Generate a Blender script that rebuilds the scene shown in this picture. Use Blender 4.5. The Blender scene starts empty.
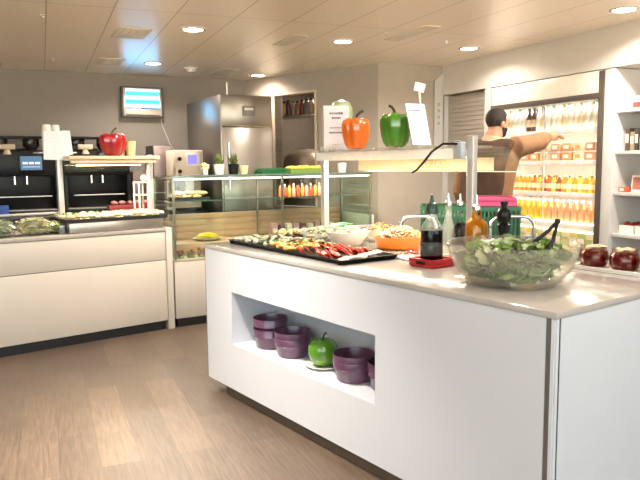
import bpy, bmesh, math, random
from mathutils import Vector, Matrix, noise
R = math.radians
rnd = random.Random(7)
sc = bpy.context.scene
COL = sc.collection

# ------------------------------------------------------------------ colours and materials
def lin(h):
    h = h.lstrip('#')
    v = [int(h[i:i+2], 16)/255 for i in (0, 2, 4)]
    return tuple(c/12.92 if c <= .04045 else ((c+.055)/1.055)**2.4 for c in v)

def mat(name, hexc, rough=.5, metal=0., var=.06, scale=9., bump=0., coat=0., emit=0., emitc=None, trans=0., sub=0.):
    m = bpy.data.materials.new(name); m.use_nodes = True
    nt = m.node_tree; b = nt.nodes['Principled BSDF']; L = nt.links
    c = lin(hexc) if isinstance(hexc, str) else hexc
    tc = nt.nodes.new('ShaderNodeTexCoord'); nz = nt.nodes.new('ShaderNodeTexNoise')
    nz.inputs['Scale'].default_value = scale; nz.inputs['Detail'].default_value = 4
    L.new(tc.outputs['Object'], nz.inputs['Vector'])
    rp = nt.nodes.new('ShaderNodeValToRGB')
    rp.color_ramp.elements[0].position = .3; rp.color_ramp.elements[1].position = .7
    rp.color_ramp.elements[0].color = tuple(x*(1-var) for x in c)+(1,)
    rp.color_ramp.elements[1].color = tuple(min(1, x*(1+var)) for x in c)+(1,)
    L.new(nz.outputs['Fac'], rp.inputs['Fac']); L.new(rp.outputs['Color'], b.inputs['Base Color'])
    b.inputs['Roughness'].default_value = rough; b.inputs['Metallic'].default_value = metal
    b.inputs['Coat Weight'].default_value = coat
    b.inputs['Coat Roughness'].default_value = .08
    if sub:
        b.inputs['Subsurface Weight'].default_value = sub; b.inputs['Subsurface Radius'].default_value = (.01, .006, .004)
    if emit:
        b.inputs['Emission Color'].default_value = tuple(lin(emitc or hexc))+(1,); b.inputs['Emission Strength'].default_value = emit
    if bump:
        bp = nt.nodes.new('ShaderNodeBump'); bp.inputs['Strength'].default_value = bump; bp.inputs['Distance'].default_value = .01
        L.new(nz.outputs['Fac'], bp.inputs['Height']); L.new(bp.outputs['Normal'], b.inputs['Normal'])
    return m

def glassmat(name, tint='#f4faf8', rough=.02, ior=1.45, haze=0., hazec='#ffffff'):
    """thin clear sheet: transparent body, fresnel reflection, optional milky scatter"""
    m = bpy.data.materials.new(name); m.use_nodes = True; nt = m.node_tree; nt.nodes.clear(); L = nt.links
    o = nt.nodes.new('ShaderNodeOutputMaterial'); t = nt.nodes.new('ShaderNodeBsdfTransparent')
    t.inputs['Color'].default_value = lin(tint)+(1,)
    g = nt.nodes.new('ShaderNodeBsdfGlossy'); g.inputs['Roughness'].default_value = rough
    f = nt.nodes.new('ShaderNodeFresnel'); ge = nt.nodes.new('ShaderNodeNewGeometry'); ir = nt.nodes.new('ShaderNodeMapRange')
    ir.inputs['To Min'].default_value = ior; ir.inputs['To Max'].default_value = 1/ior     # same reflection from both sides of the thin sheet
    L.new(ge.outputs['Backfacing'], ir.inputs['Value']); L.new(ir.outputs[0], f.inputs['IOR'])
    body = t.outputs[0]
    if haze:
        d = nt.nodes.new('ShaderNodeBsdfDiffuse'); d.inputs['Color'].default_value = lin(hazec)+(1,)
        tr = nt.nodes.new('ShaderNodeBsdfTranslucent'); tr.inputs['Color'].default_value = lin(hazec)+(1,)
        a = nt.nodes.new('ShaderNodeMixShader'); a.inputs[0].default_value = .5
        L.new(d.outputs[0], a.inputs[1]); L.new(tr.outputs[0], a.inputs[2])
        nz = nt.nodes.new('ShaderNodeTexNoise'); nz.inputs['Scale'].default_value = 14
        tc = nt.nodes.new('ShaderNodeTexCoord'); L.new(tc.outputs['Object'], nz.inputs['Vector'])
        mr = nt.nodes.new('ShaderNodeMapRange'); mr.inputs['To Min'].default_value = haze*.85; mr.inputs['To Max'].default_value = min(1, haze*1.15)
        L.new(nz.outputs['Fac'], mr.inputs['Value'])
        b = nt.nodes.new('ShaderNodeMixShader'); L.new(mr.outputs[0], b.inputs[0])
        L.new(t.outputs[0], b.inputs[1]); L.new(a.outputs[0], b.inputs[2]); body = b.outputs[0]
    mx = nt.nodes.new('ShaderNodeMixShader'); L.new(f.outputs[0], mx.inputs[0]); L.new(body, mx.inputs[1]); L.new(g.outputs[0], mx.inputs[2])
    L.new(mx.outputs[0], o.inputs['Surface'])
    return m

def emitmat(name, hexc, s):
    m = bpy.data.materials.new(name); m.use_nodes = True; nt = m.node_tree; nt.nodes.clear()
    o = nt.nodes.new('ShaderNodeOutputMaterial'); e = nt.nodes.new('ShaderNodeEmission')
    e.inputs['Color'].default_value = lin(hexc)+(1,); e.inputs['Strength'].default_value = s
    nt.links.new(e.outputs[0], o.inputs['Surface']); return m

def islandmat(name, cols, rough=.5, coat=0., sub=0., bump=0., mul=.3):
    """one of several colours per loose piece"""
    m = mat(name, cols[0], rough, coat=coat, sub=sub); nt = m.node_tree; L = nt.links
    b = nt.nodes['Principled BSDF']
    g = nt.nodes.new('ShaderNodeNewGeometry'); r = nt.nodes.new('ShaderNodeValToRGB')
    r.color_ramp.elements[0].color = lin(cols[0])+(1,); r.color_ramp.elements[1].color = lin(cols[-1])+(1,)
    cols = ['#%02x%02x%02x' % tuple(int(int(c[k:k+2], 16)*.87) for k in (1, 3, 5)) for c in cols]
    r.color_ramp.elements[0].color = lin(cols[0])+(1,); r.color_ramp.elements[1].color = lin(cols[-1])+(1,)
    for i, c in enumerate(cols[1:-1]):
        e = r.color_ramp.elements.new((i+1)/(len(cols)-1)); e.color = lin(c)+(1,)
    L.new(g.outputs['Random Per Island'], r.inputs['Fac'])
    nz = nt.nodes.new('ShaderNodeTexNoise'); nz.inputs['Scale'].default_value = 25
    mx = nt.nodes.new('ShaderNodeMixRGB'); mx.blend_type = 'MULTIPLY'; mx.inputs[0].default_value = mul
    L.new(r.outputs[0], mx.inputs[1]); L.new(nz.outputs['Fac'], mx.inputs[2]); L.new(mx.outputs[0], b.inputs['Base Color'])
    return m

# ------------------------------------------------------------------ mesh building
class G:
    def __init__(s): s.bm = bmesh.new(); s.mi = 0
    def _new(s, f0):
        s.bm.faces.ensure_lookup_table()
        for f in s.bm.faces[f0:]: f.material_index = s.mi
        return s
    def box(s, c, d, rz=0, bev=0, M=None):
        f0 = len(s.bm.faces)
        t = bmesh.new(); bmesh.ops.create_cube(t, size=1)
        for v in t.verts: v.co = Vector((v.co.x*d[0], v.co.y*d[1], v.co.z*d[2]))
        if bev: bmesh.ops.bevel(t, geom=list(t.edges), offset=min(bev, min(d)*.45), segments=2, profile=.5, affect='EDGES')
        X = Matrix.Translation(c) @ Matrix.Rotation(rz, 4, 'Z') @ (M or Matrix())
        t.transform(X); s.merge(t); return s._new(f0)
    def b2(s, x0, x1, y0, y1, z0, z1, bev=0):
        return s.box(((x0+x1)/2, (y0+y1)/2, (z0+z1)/2), (abs(x1-x0), abs(y1-y0), abs(z1-z0)), bev=bev)
    def merge(s, t):
        mp = {v: s.bm.verts.new(v.co) for v in t.verts}
        for f in t.faces:
            try: s.bm.faces.new([mp[v] for v in f.verts])
            except ValueError: pass
        t.free()
    def lathe(s, prof, c=(0, 0, 0), seg=24, M=None, sx=1, sy=1):
        """prof: (radius, z) list, open shell; radius 0 closes"""
        f0 = len(s.bm.faces); X = Matrix.Translation(c) @ (M or Matrix())
        rings = []
        for r, z in prof:
            if r < 1e-6: rings.append([s.bm.verts.new(X @ Vector((0, 0, z)))])
            else: rings.append([s.bm.verts.new(X @ Vector((r*sx*math.cos(2*math.pi*i/seg), r*sy*math.sin(2*math.pi*i/seg), z))) for i in range(seg)])
        for a, b in zip(rings, rings[1:]):
            for i in range(seg):
                j = (i+1) % seg
                if len(a) == 1 and len(b) == 1: continue
                if len(a) == 1: s.bm.faces.new((a[0], b[j], b[i]))
                elif len(b) == 1: s.bm.faces.new((a[i], a[j], b[0]))
                else: s.bm.faces.new((a[i], a[j], b[j], b[i]))
        return s._new(f0)
    def cyl(s, c, r, h, seg=16, axis='Z', r2=None):
        r2 = r if r2 is None else r2
        M = {'Z': Matrix(), 'X': Matrix.Rotation(R(90), 4, 'Y'), 'Y': Matrix.Rotation(R(-90), 4, 'X')}[axis]
        return s.lathe([(0, -h/2), (r, -h/2), (r2, h/2), (0, h/2)], c, seg, M)
    def loft(s, pts, rads, seg=12, up=(0, 0, 1)):
        """closed tube through pts with (rx, ry) radii, capped"""
        f0 = len(s.bm.faces); P = [Vector(p) for p in pts]; rings = []; n = len(P); u0 = Vector(up)
        for i, p in enumerate(P):
            d = (P[min(i+1, n-1)]-P[max(i-1, 0)]).normalized()
            x = u0.cross(d)
            if x.length < 1e-3: x = Vector((1, 0, 0)).cross(d) if abs(d.x) < .9 else Vector((0, 1, 0)).cross(d)
            x.normalize(); y = d.cross(x).normalized()
            r = rads[i] if isinstance(rads, (list, tuple)) else rads
            rx, ry = r if isinstance(r, (list, tuple)) else (r, r)
            rings.append([s.bm.verts.new(p+x*rx*math.cos(2*math.pi*k/seg)+y*ry*math.sin(2*math.pi*k/seg)) for k in range(seg)])
        for a, b in zip(rings, rings[1:]):
            for i in range(seg): s.bm.faces.new((a[i], a[(i+1) % seg], b[(i+1) % seg], b[i]))
        s.bm.faces.new(rings[0][::-1]); s.bm.faces.new(rings[-1])
        return s._new(f0)
    def tube(s, pts, r, seg=8): return s.loft(pts, r, seg)
    def prism(s, poly, h0, h1, M=None):
        """poly (x,y) CCW extruded from h0 to h1 in z"""
        f0 = len(s.bm.faces); X = M or Matrix()
        a = [s.bm.verts.new(X @ Vector((x, y, h0))) for x, y in poly]; b = [s.bm.verts.new(X @ Vector((x, y, h1))) for x, y in poly]
        s.bm.faces.new(a[::-1]); s.bm.faces.new(b)
        for i in range(len(a)):
            j = (i+1) % len(a); s.bm.faces.new((a[i], a[j], b[j], b[i]))
        return s._new(f0)
    def blob(s, c, r, sub=2, amp=.12, freq=3., seed=0, M=None):
        f0 = len(s.bm.faces); t = bmesh.new(); bmesh.ops.create_icosphere(t, subdivisions=sub, radius=1)
        r = r if isinstance(r, (tuple, list)) else (r, r, r); o = Vector((seed*3.1, seed*1.7, seed*.9))
        for v in t.verts:
            k = 1+amp*noise.noise(v.co*freq*.5+o)
            v.co = Vector((v.co.x*r[0]*k, v.co.y*r[1]*k, v.co.z*r[2]*k))
        t.transform(Matrix.Translation(c) @ (M or Matrix())); s.merge(t); return s._new(f0)
    def sheet(s, fn, nu, nv):
        f0 = len(s.bm.faces)
        g = [[s.bm.verts.new(fn(i/nu, j/nv)) for j in range(nv+1)] for i in range(nu+1)]
        for i in range(nu):
            for j in range(nv): s.bm.faces.new((g[i][j], g[i+1][j], g[i+1][j+1], g[i][j+1]))
        return s._new(f0)
    def text(s, body, size, M, extrude=.001):
        f0 = len(s.bm.faces)
        cu = bpy.data.curves.new('lettering', 'FONT'); cu.body = body; cu.size = size; cu.extrude = extrude; cu.align_x = 'CENTER'; cu.align_y = 'CENTER'
        o = bpy.data.objects.new('lettering', cu); COL.objects.link(o)
        dg = bpy.context.evaluated_depsgraph_get(); me = bpy.data.meshes.new_from_object(o.evaluated_get(dg))
        t = bmesh.new(); t.from_mesh(me); t.transform(M); s.merge(t)
        bpy.data.objects.remove(o); bpy.data.curves.remove(cu); bpy.data.meshes.remove(me)
        return s._new(f0)
    def obj(s, name, m, parent=None, ang=40, loc=(0, 0, 0), rz=0):
        bmesh.ops.recalc_face_normals(s.bm, faces=s.bm.faces)
        me = bpy.data.meshes.new(name); s.bm.to_mesh(me); s.bm.free()
        for x in (m if isinstance(m, (list, tuple)) else [m]): me.materials.append(x)
        if ang:
            for p in me.polygons: p.use_smooth = True
            me.set_sharp_from_angle(angle=R(ang))
        o = bpy.data.objects.new(name, me); COL.objects.link(o)
        o.location = loc; o.rotation_euler = (0, 0, rz)
        if parent: o.parent = parent
        return o

def tag(o, label, cat, group=None, kind=None):
    o['label'] = label; o['category'] = cat
    if group: o['group'] = group
    if kind: o['kind'] = kind
    return o
def thing(name, label, cat, loc, rz=0, group=None):
    o = bpy.data.objects.new(name, None); COL.objects.link(o); o.empty_display_size = .05
    o.location = loc; o.rotation_euler = (0, 0, rz)
    return tag(o, label, cat, group)
def struct(o): o['kind'] = 'structure'; return o
def dup(o, loc=None, rz=None, label=None, group=None, parent=None):
    c = o.copy(); COL.objects.link(c)
    if parent: c.parent = parent
    if loc is not None: c.location = loc
    if rz is not None: c.rotation_euler = (c.rotation_euler[0], c.rotation_euler[1], rz)
    if label: c['label'] = label
    if group: c['group'] = group
    for ch in list(o.children): dup(ch, parent=c)
    return c

class Frame:
    def __init__(s, x, y, a): s.o = Vector((x, y)); s.a = a; s.c = math.cos(a); s.s = math.sin(a)
    def __call__(s, x, y, z=0): return Vector((s.o.x+s.c*x-s.s*y, s.o.y+s.s*x+s.c*y, z))
    @property
    def loc(s): return (s.o.x, s.o.y, 0)
# frames of the place (x, y in each frame; see the comments)
ISL = Frame(.798, 2.203, .6409)          # x = depth of the island, y = its length, origin at its near right corner
CNT = Frame(-1.3495, 5.883, .6667)       # x along the left counter to the right, y to its back
CAS = Frame(-1.3495, 5.883, R(30))       # glass display case, x along its front, y to its back
BAK = Frame(-3.494, 7.459, R(26.84))     # back wall, x along it, y into it
SRV = Frame(-.95, 8.745, R(-40.46))      # wall with the kitchen hatch, x towards the room corner, y into the kitchen
PIL = Frame(.65, 7.380, R(19.87))        # short pillar wall
FRG = Frame(1.419, 7.658, R(-65.45))     # wall with shutter, fridge and shelves, x along it, y into it
ZC = 2.55
# ------------------------------------------------------------------ materials of the setting
def woodfloor():
    m = mat('floor_vinyl_planks', '#8d7462', .3, var=.12, scale=3); nt = m.node_tree; L = nt.links; b = nt.nodes['Principled BSDF']
    tc = nt.nodes.new('ShaderNodeTexCoord'); mp = nt.nodes.new('ShaderNodeMapping'); mp.inputs['Rotation'].default_value = (0, 0, R(-112.5))
    L.new(tc.outputs['Object'], mp.inputs['Vector'])
    br = nt.nodes.new('ShaderNodeTexBrick'); br.offset = .37; br.inputs['Scale'].default_value = 1
    br.inputs['Brick Width'].default_value = 1.25; br.inputs['Row Height'].default_value = .19; br.inputs['Mortar Size'].default_value = .0022
    br.inputs['Color1'].default_value = lin('#6c5d4f')+(1,); br.inputs['Color2'].default_value = lin('#574b41')+(1,); br.inputs['Mortar'].default_value = lin('#574b41')+(1,)
    L.new(mp.outputs[0], br.inputs['Vector'])
    m2 = nt.nodes.new('ShaderNodeMapping'); m2.inputs['Scale'].default_value = (2.2, 34, 1); L.new(mp.outputs[0], m2.inputs['Vector'])
    nz = nt.nodes.new('ShaderNodeTexNoise'); nz.inputs['Scale'].default_value = 2.2; nz.inputs['Detail'].default_value = 8; nz.inputs['Roughness'].default_value = .65
    L.new(m2.outputs[0], nz.inputs['Vector'])
    rp = nt.nodes.new('ShaderNodeValToRGB'); rp.color_ramp.elements[0].position = .35; rp.color_ramp.elements[1].position = .68
    rp.color_ramp.elements[0].color = (.42, .39, .37, 1); rp.color_ramp.elements[1].color = (1.12, 1.1, 1.08, 1)
    L.new(nz.outputs['Fac'], rp.inputs['Fac'])
    mx = nt.nodes.new('ShaderNodeMixRGB'); mx.blend_type = 'MULTIPLY'; mx.inputs[0].default_value = .8
    L.new(br.outputs['Color'], mx.inputs[1]); L.new(rp.outputs[0], mx.inputs[2]); L.new(mx.outputs[0], b.inputs['Base Color'])
    rr = nt.nodes.new('ShaderNodeMapRange'); rr.inputs['To Min'].default_value = .26; rr.inputs['To Max'].default_value = .5
    L.new(nz.outputs['Fac'], rr.inputs['Value']); L.new(rr.outputs[0], b.inputs['Roughness'])
    bp = nt.nodes.new('ShaderNodeBump'); bp.inputs['Strength'].default_value = .12; bp.inputs['Distance'].default_value = .004
    L.new(nz.outputs['Fac'], bp.inputs['Height']); L.new(bp.outputs[0], b.inputs['Normal'])
    return m
def ceilmat():
    m = mat('ceiling_metal_panels', '#cdb59a', .3, var=.03, scale=2); nt = m.node_tree; L = nt.links; b = nt.nodes['Principled BSDF']
    tc = nt.nodes.new('ShaderNodeTexCoord'); mp = nt.nodes.new('ShaderNodeMapping')
    mp.inputs['Rotation'].default_value = (0, 0, R(-112.5)); mp.inputs['Location'].default_value = (.3, .08, 0)
    L.new(tc.outputs['Object'], mp.inputs['Vector'])
    br = nt.nodes.new('ShaderNodeTexBrick'); br.offset = 0; br.inputs['Scale'].default_value = 1
    br.inputs['Brick Width'].default_value = 2.6; br.inputs['Row Height'].default_value = .433; br.inputs['Mortar Size'].default_value = .004; br.inputs['Mortar Smooth'].default_value = .2
    br.inputs['Color1'].default_value = lin('#fdecd8')+(1,); br.inputs['Color2'].default_value = lin('#fae8d3')+(1,); br.inputs['Mortar'].default_value = lin('#a98f78')+(1,)
    L.new(mp.outputs[0], br.inputs['Vector']); L.new(br.outputs['Color'], b.inputs['Base Color'])
    b.inputs['Coat Weight'].default_value = .7; b.inputs['Coat Roughness'].default_value = .3
    return m
M_floor = woodfloor(); M_ceil = ceilmat()
M_taupe = mat('wall_paint_taupe', '#8a8178', .8, var=.03)
M_beige = mat('wall_paint_beige', '#aba093', .8, var=.03)
M_white = mat('white_laminate', '#c6c3bf', .35, var=.015, scale=3)
M_bulk = mat('white_board', '#d2cec7', .5, var=.02)
M_dark = mat('black_plinth', '#17171a', .5)
M_dgrey = mat('dark_interior', '#3a352f', .8)
M_glass = glassmat('window_glass')

def wallbox(name, fr, x0, x1, y0, y1, z0, z1, m): return struct(G().b2(x0, x1, y0, y1, z0, z1).obj(name, m, loc=fr.loc, rz=fr.a))

struct(G().b2(-6.2, 5.6, -3.6, 11.5, -.1, 0).obj('floor', M_floor))
struct(G().b2(-6.2, 5.6, -3.6, 11.5, ZC, ZC+.1).obj('ceiling', M_ceil))
# back wall
wallbox('wall_back', BAK, -2.6, 2.87, 0, .12, 0, ZC, M_taupe)
# hatch wall with an opening into the kitchen
LS = math.hypot(.65+.95, 7.38-8.745)
g = G(); g.b2(0, .536, 0, .12, 0, ZC); g.b2(1.19, LS, 0, .12, 0, ZC); g.b2(.536, 1.19, 0, .12, 2.311, ZC); g.b2(.536, 1.19, 0, .12, 0, .95)
struct(g.obj('wall_hatch', M_beige, loc=SRV.loc, rz=SRV.a))
g = G(); g.b2(.50, .536, -.012, .13, .95, 2.335); g.b2(1.19, 1.215, -.012, .13, .95, 2.335); g.b2(.536, 1.19, -.012, .13, 2.311, 2.335)
struct(g.obj('trim_1', mat('hatch_trim', '#cdbba2', .5), loc=SRV.loc, rz=SRV.a))
g = G(); g.b2(-.1, 2.1, 1.6, 1.7, 0, ZC); g.b2(-.1, 0, .12, 1.6, 0, ZC); g.b2(2.0, 2.1, .42, 1.6, 0, ZC)
struct(g.obj('wall_kitchen', mat('kitchen_wall', '#6d6258', .8), loc=SRV.loc, rz=SRV.a))
# pillar wall
LP = math.hypot(1.419-.65, 7.658-7.38)
wallbox('wall_pillar', PIL, 0, LP, 0, .12, 0, ZC, M_beige)
# fridge wall: bulkhead over shutter, fridge recess and shelf recess
wallbox('wall_bulkhead', FRG, 0, 5.2, -.02, .9, 2.222, ZC, M_bulk)
g = G(); g.b2(-.1, 5.3, .9, 1.0, 0, ZC); g.b2(-.1, 0.0, .0, .9, 0, ZC)
struct(g.obj('wall_right', M_bulk, loc=FRG.loc, rz=FRG.a))
# shutter with slats
g = G(); n = 46
for i in range(n):
    z = i*2.21/n; g.b2(.03, .748, .045, .06, z, z+2.21/n*.8); g.b2(.03, .748, .052, .06, z+2.21/n*.8, z+2.21/n)
struct(g.obj('door_1', mat('shutter_grey', '#aca49a', .5, metal=.1), loc=FRG.loc, rz=FRG.a))
g = G(); g.b2(0, .03, -.01, .07, 0, 2.222); g.b2(.748, .85, -.015, .8, 0, 2.222)
struct(g.obj('trim_2', M_white, loc=FRG.loc, rz=FRG.a))
# rest of the room, behind and beside the camera
struct(G().b2(-6.2, -6.1, -3.6, 11.5, 0, ZC).obj('wall_left', M_beige))
g = G(); g.b2(5.5, 5.6, -3.6, 11.5, 0, .8); g.b2(5.5, 5.6, -3.6, 11.5, 2.3, ZC); g.b2(5.5, 5.6, 0.3, 11.5, .8, 2.3); g.b2(5.5, 5.6, -3.6, -2.9, .8, 2.3)
struct(g.obj('wall_east', M_bulk))
g = G(); g.b2(-6.1, 5.5, -3.6, -3.5, 2.35, ZC); g.b2(-6.1, 5.5, -3.6, -3.5, 0, .8)
for x in (-6.1, -3.2, -.3, 2.6, 5.38): g.b2(x, x+.12, -3.6, -3.5, .8, 2.35)
struct(g.obj('wall_front', M_bulk))
g = G(); 
for x in (-6, -3.1, -.2, 2.7):
    g.b2(x, x+2.8, -3.56, -3.54, .8, 2.35)
struct(g.obj('window_1', M_glass))
struct(G().b2(5.54, 5.56, -2.9, .3, .8, 2.3).obj('window_2', M_glass))
# ------------------------------------------------------------------ shared materials of the furniture
M_lam = mat('counter_white_laminate', '#c9c1b6', .3, var=.015, scale=3)
M_top = mat('counter_top_stone', '#b0a89e', .22, var=.03, scale=20)
M_steel = mat('brushed_steel', '#b5aea6', .32, metal=.9, var=.06, scale=30)
M_chrome = mat('polished_steel', '#d0cfcc', .14, metal=1, var=.02)
M_alu = mat('satin_aluminium', '#cfcdca', .35, metal=.55, var=.03)
M_black = mat('black_plastic', '#0b0a0c', .35, var=.1)
M_blackm = mat('black_matte', '#101011', .6)
M_clear = glassmat('display_glass', '#eef6f2')
M_edge = mat('glass_edge_green', '#66786f', .15)
M_paper = mat('paper_white', '#d8d6da', .7, var=.01)
M_ink = mat('grey_ink', '#77757f', .7)
M_ink2 = mat('dark_ink', '#55525c', .7)
M_red = mat('red_glaze', '#950f18', .18, coat=.6, var=.08)
M_orange = mat('orange_glaze', '#dd6a1c', .2, coat=.6, var=.08)
M_green = mat('green_glaze', '#447f18', .2, coat=.6, var=.1)
M_black.node_tree.nodes['Principled BSDF'].inputs['Specular IOR Level'].default_value = .25
M_stem = mat('dark_stem', '#2c2a1c', .5)
M_ceram = mat('white_ceramic', '#d6d2cc', .25, coat=.4, var=.01)
M_warm = emitmat('warm_lamp', '#ffd9a0', 14)
M_led = emitmat('cool_led', '#fff1dc', 12)

# ------------------------------------------------------------------ left self-service counter
t = thing('service_counter', 'long white laminate counter with black plinth at left, carrying the bags and steel tray', 'counter', CNT(0, 0), CNT.a)
X0 = -3.4
G().b2(X0, -.03, .004, .72, .083, .628, .003).obj('lower_panel', M_lam, t)
G().b2(X0, -.03, .004, .72, .636, .885, .003).obj('upper_panel', M_lam, t)
G().b2(X0, -.0, -.001, .74, .889, .92, .003).obj('worktop', M_top, t)
G().b2(X0, -.06, .03, .70, 0, .083).obj('plinth', M_dark, t)
g = G(); g.b2(-.028, .03, -.006, .06, .0, .918, .003); g.b2(-.028, .03, .06, .72, .0, .918); g.obj('end_post', M_lam, t)
g = G(); g.b2(X0, -.03, .012, .70, .628, .636); g.obj('shadow_gap', mat('seam_grey', '#8d8680', .6), t)

# sneeze guard with heat lamps on the left counter
t = thing('sneeze_guard', 'steel sneeze guard with lit shelf over left counter carrying red pepper ornament', 'sneeze guard', CNT(0, 0, .92), CNT.a)
def post(x, y, z1, p=t, r=.022):
    g = G(); g.b2(x-r, x+r, y-r, y+r, .006, z1, .004); o = g.obj('post', M_alu, p)
    G().b2(x-.05, x+.05, y-.05, y+.05, 0, .008, .002).obj('foot_plate', M_alu, o)
post(-.825, .3, .70); post(-.02, .3, .645)
g = G(); g.b2(-.80, -.0, .12, .5, .605, .635, .004); g.obj('shelf', mat('warm_white_shelf', '#c9b797', .3), t)
g = G(); g.b2(-.78, -.03, .13, .17, .573, .603, .003); g.obj('fascia', mat('fascia_cream', '#cbb99a', .3), t)
g = G(); g.b2(-.70, -.08, .25, .4, .56, .604, .005); lp = g.obj('heat_lamp', M_steel, t)
g = G(); g.b2(-.66, -.12, .28, .37, .553, .561); g.obj('lamp_glass', M_warm, lp)
G().b2(-.80, -.04, .48, .486, .50, .604).obj('glass_flap', M_clear, t)
G().tube([(-2.4, .32, .16), (-.825, .32, .16)], .011).obj('rail', M_alu, t)

# pepper ornaments
def pepper(name, label, loc, r, h, m, rz=0, lobes=4, waist=.75):
    t = thing(name, label, 'ornament', loc, rz)
    prof = [(0, .04), (.35, .0), (.62, .03), (.80, .16), (.93, .4), (1., .62), (1.0, .80), (.90, .93), (.65, 1.0), (.35, .98), (.14, .93), (0, .9)]
    def f(u, v):
        k = u*(len(prof)-1); i = min(int(k), len(prof)-2); q = k-i
        rr = prof[i][0]*(1-q)+prof[i+1][0]*q; z = prof[i][1]*(1-q)+prof[i+1][1]*q
        a = 2*math.pi*v; lob = 1-.13*abs(math.cos(lobes*a/2))**6*min(1, rr*1.4)
        if z < .25: z += .05*(1-abs(math.sin(lobes*a/2)))*rr
        if z > .9: z -= .045*abs(math.cos(lobes*a/2))**4*min(1, rr*2)
        return Vector((r*rr*lob*math.cos(a), r*rr*lob*math.sin(a), max(0, h*z)))
    g = G(); g.sheet(f, 33, 48); bmesh.ops.remove_doubles(g.bm, verts=g.bm.verts, dist=1e-5); g.obj('body', m, t, 80)
    g = G(); g.loft([(0, 0, h*.9), (.005, 0, h*1.0), (.012, 0, h*1.1), (.03, 0, h*1.2), (.05, 0, h*1.24)], [(r*.22, r*.22), (r*.12, r*.12), .009, .008, .009], 10)
    g.obj('stem', M_stem, t)
    return t
pepper('pepper_ornament', 'glossy red bell pepper ornament on the left lit shelf', CNT(-.36, .3, 1.556), .118, .195, M_red, 1.0, 5)
# yellow cup beside it
t = thing('paper_cup', 'pale yellow paper cup beside the red pepper ornament', 'cup', CNT(-.185, .32, 1.556))
G().lathe([(0, .0), (.036, 0), (.046, .125), (.049, .128), (.046, .131), (.043, .126), (.034, .006), (0, .006)]).obj('cup_body', mat('cup_yellow', '#dcc48a', .5), t)
t = thing('folded_card', 'cream folded card standing against the red pepper ornament', 'card', CNT(-.245, .36, 1.556), CNT.a+.3)
g = G(); g.box((0, 0, .065), (.05, .004, .13), M=Matrix.Rotation(.12, 4, 'X')); g.box((0, .025, .065), (.05, .004, .13), M=Matrix.Rotation(-.12, 4, 'X')); g.obj('card_panel', mat('card_cream', '#d9bf98', .6), t)

# white cups and notice on top of the tall post
for i, (dx, dy, hh) in enumerate([(-.095, .09, .225), (-.018, .11, .22), (.055, .12, .2)]):
    t = thing('cup_stack', ['leftmost tall stack of upturned white cups behind the blank notice', 'middle tall stack of upturned white cups behind the blank notice', 'shorter right stack of upturned white cups behind the blank notice'][i], 'cups', CNT(-.79+dx, .3+dy, 1.592), 0, 'white cup stacks behind the notice')
    for k in range(4 if i < 2 else 3):
        z = k*.045
        G().lathe([(.041, z), (.042, z+.006), (.034, z+.088), (.03, z+.092), (0, z+.092)], seg=20).obj('cup', M_ceram, t)
o = G(); o.b2(-.14, .17, .05, .24, -.012, 0, .003)
o.obj('cup_tray', M_alu, bpy.data.objects['sneeze_guard'], loc=(-.825, .3, .672))
t = thing('notice_sheet', 'white square notice taped to front of the left guard post', 'notice', CNT(-.868, .265, 1.53), CNT.a-.12)
g = G(); g.box((.02, 0, .11), (.20, .003, .235), M=Matrix.Rotation(.05, 4, 'Y')); g.box((.055, .004, .13), (.17, .003, .2), M=Matrix.Rotation(-.08, 4, 'Y')); g.obj('sheet', M_paper, t)
g = G()
for k in range(5): g.box((.015+.004*k, -.0022, .17-.03*k), (.11-.012*(k % 2), .0006, .006), M=Matrix.Rotation(.05, 4, 'Y'))
g.obj('lettering', mat('faint_print', '#cfcdd8', .7), t)

# steel warming tray with food
t = thing('warming_tray', 'rectangular steel warming box with black pan on left counter', 'tray', CNT(-.44, .12, .92), CNT.a)
g = G(); g.b2(-.415, .405, -.1, .26, .004, .088, .004); g.obj('box', M_steel, t)
g = G(); g.b2(-.44, .44, -.115, .30, .088, .098, .003); g.b2(-.44, .44, -.115, -.10, .098, .118); g.b2(-.44, .44, .285, .30, .098, .118); g.b2(-.44, -.425, -.1, .285, .098, .118); g.b2(.425, .44, -.1, .285, .098, .118)
g.obj('pan', M_blackm, t)
G().b2(-.42, .42, -.098, .283, .099, .113).obj('potato_mash', mat('mash', '#e3d7ac', .6, var=.2, scale=40, bump=.5), t)
M_pot = islandmat('potato', ['#e8dcae', '#f1ead0', '#dccb8c', '#efe8cf'], .45)
k = 0
for i in range(15):
    for j in range(5):
        x = -.40+i*.057+rnd.uniform(-.012, .012); y = -.075+j*.082+rnd.uniform(-.015, .015)
        o = G(); o.blob((0, 0, 0), (.034, .028, .017), 2, .25, 3, k); k += 1
        o = o.obj('potato_half', M_pot, loc=CNT(-.44+x, .12+y, 1.046+rnd.uniform(0, .014)), rz=rnd.uniform(0, 6))
        tag(o, 'pale yellow potato piece heaped in the black pan on the steel warmer', 'potato', 'potato pieces in the warming tray')
g = G()
for i in range(240):
    g.blob((rnd.uniform(-.40, .40), rnd.uniform(-.08, .26), .150+rnd.uniform(-.012, .008)), (.008, .006, .004), 1, .3, 3, i, Matrix.Rotation(rnd.uniform(0, 3), 4, 'Z'))
tag(g.obj('chopped_herbs', islandmat('herb', ['#4d6b25', '#6d8735', '#37521c']), loc=CNT(-.44, .12, .92), rz=CNT.a), 'chopped green herbs scattered over the potatoes in the steel warmer', 'herbs', kind='stuff')
t = thing('small_jar', 'small glass jar beside left guard post foot', 'jar', CNT(-.885, .12, .92))
G().lathe([(0, 0), (.026, 0), (.028, .03), (.026, .055), (0, .055)]).obj('glass_body', glassmat('jar_clear', '#dfeaf2', haze=.3), t)
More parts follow.
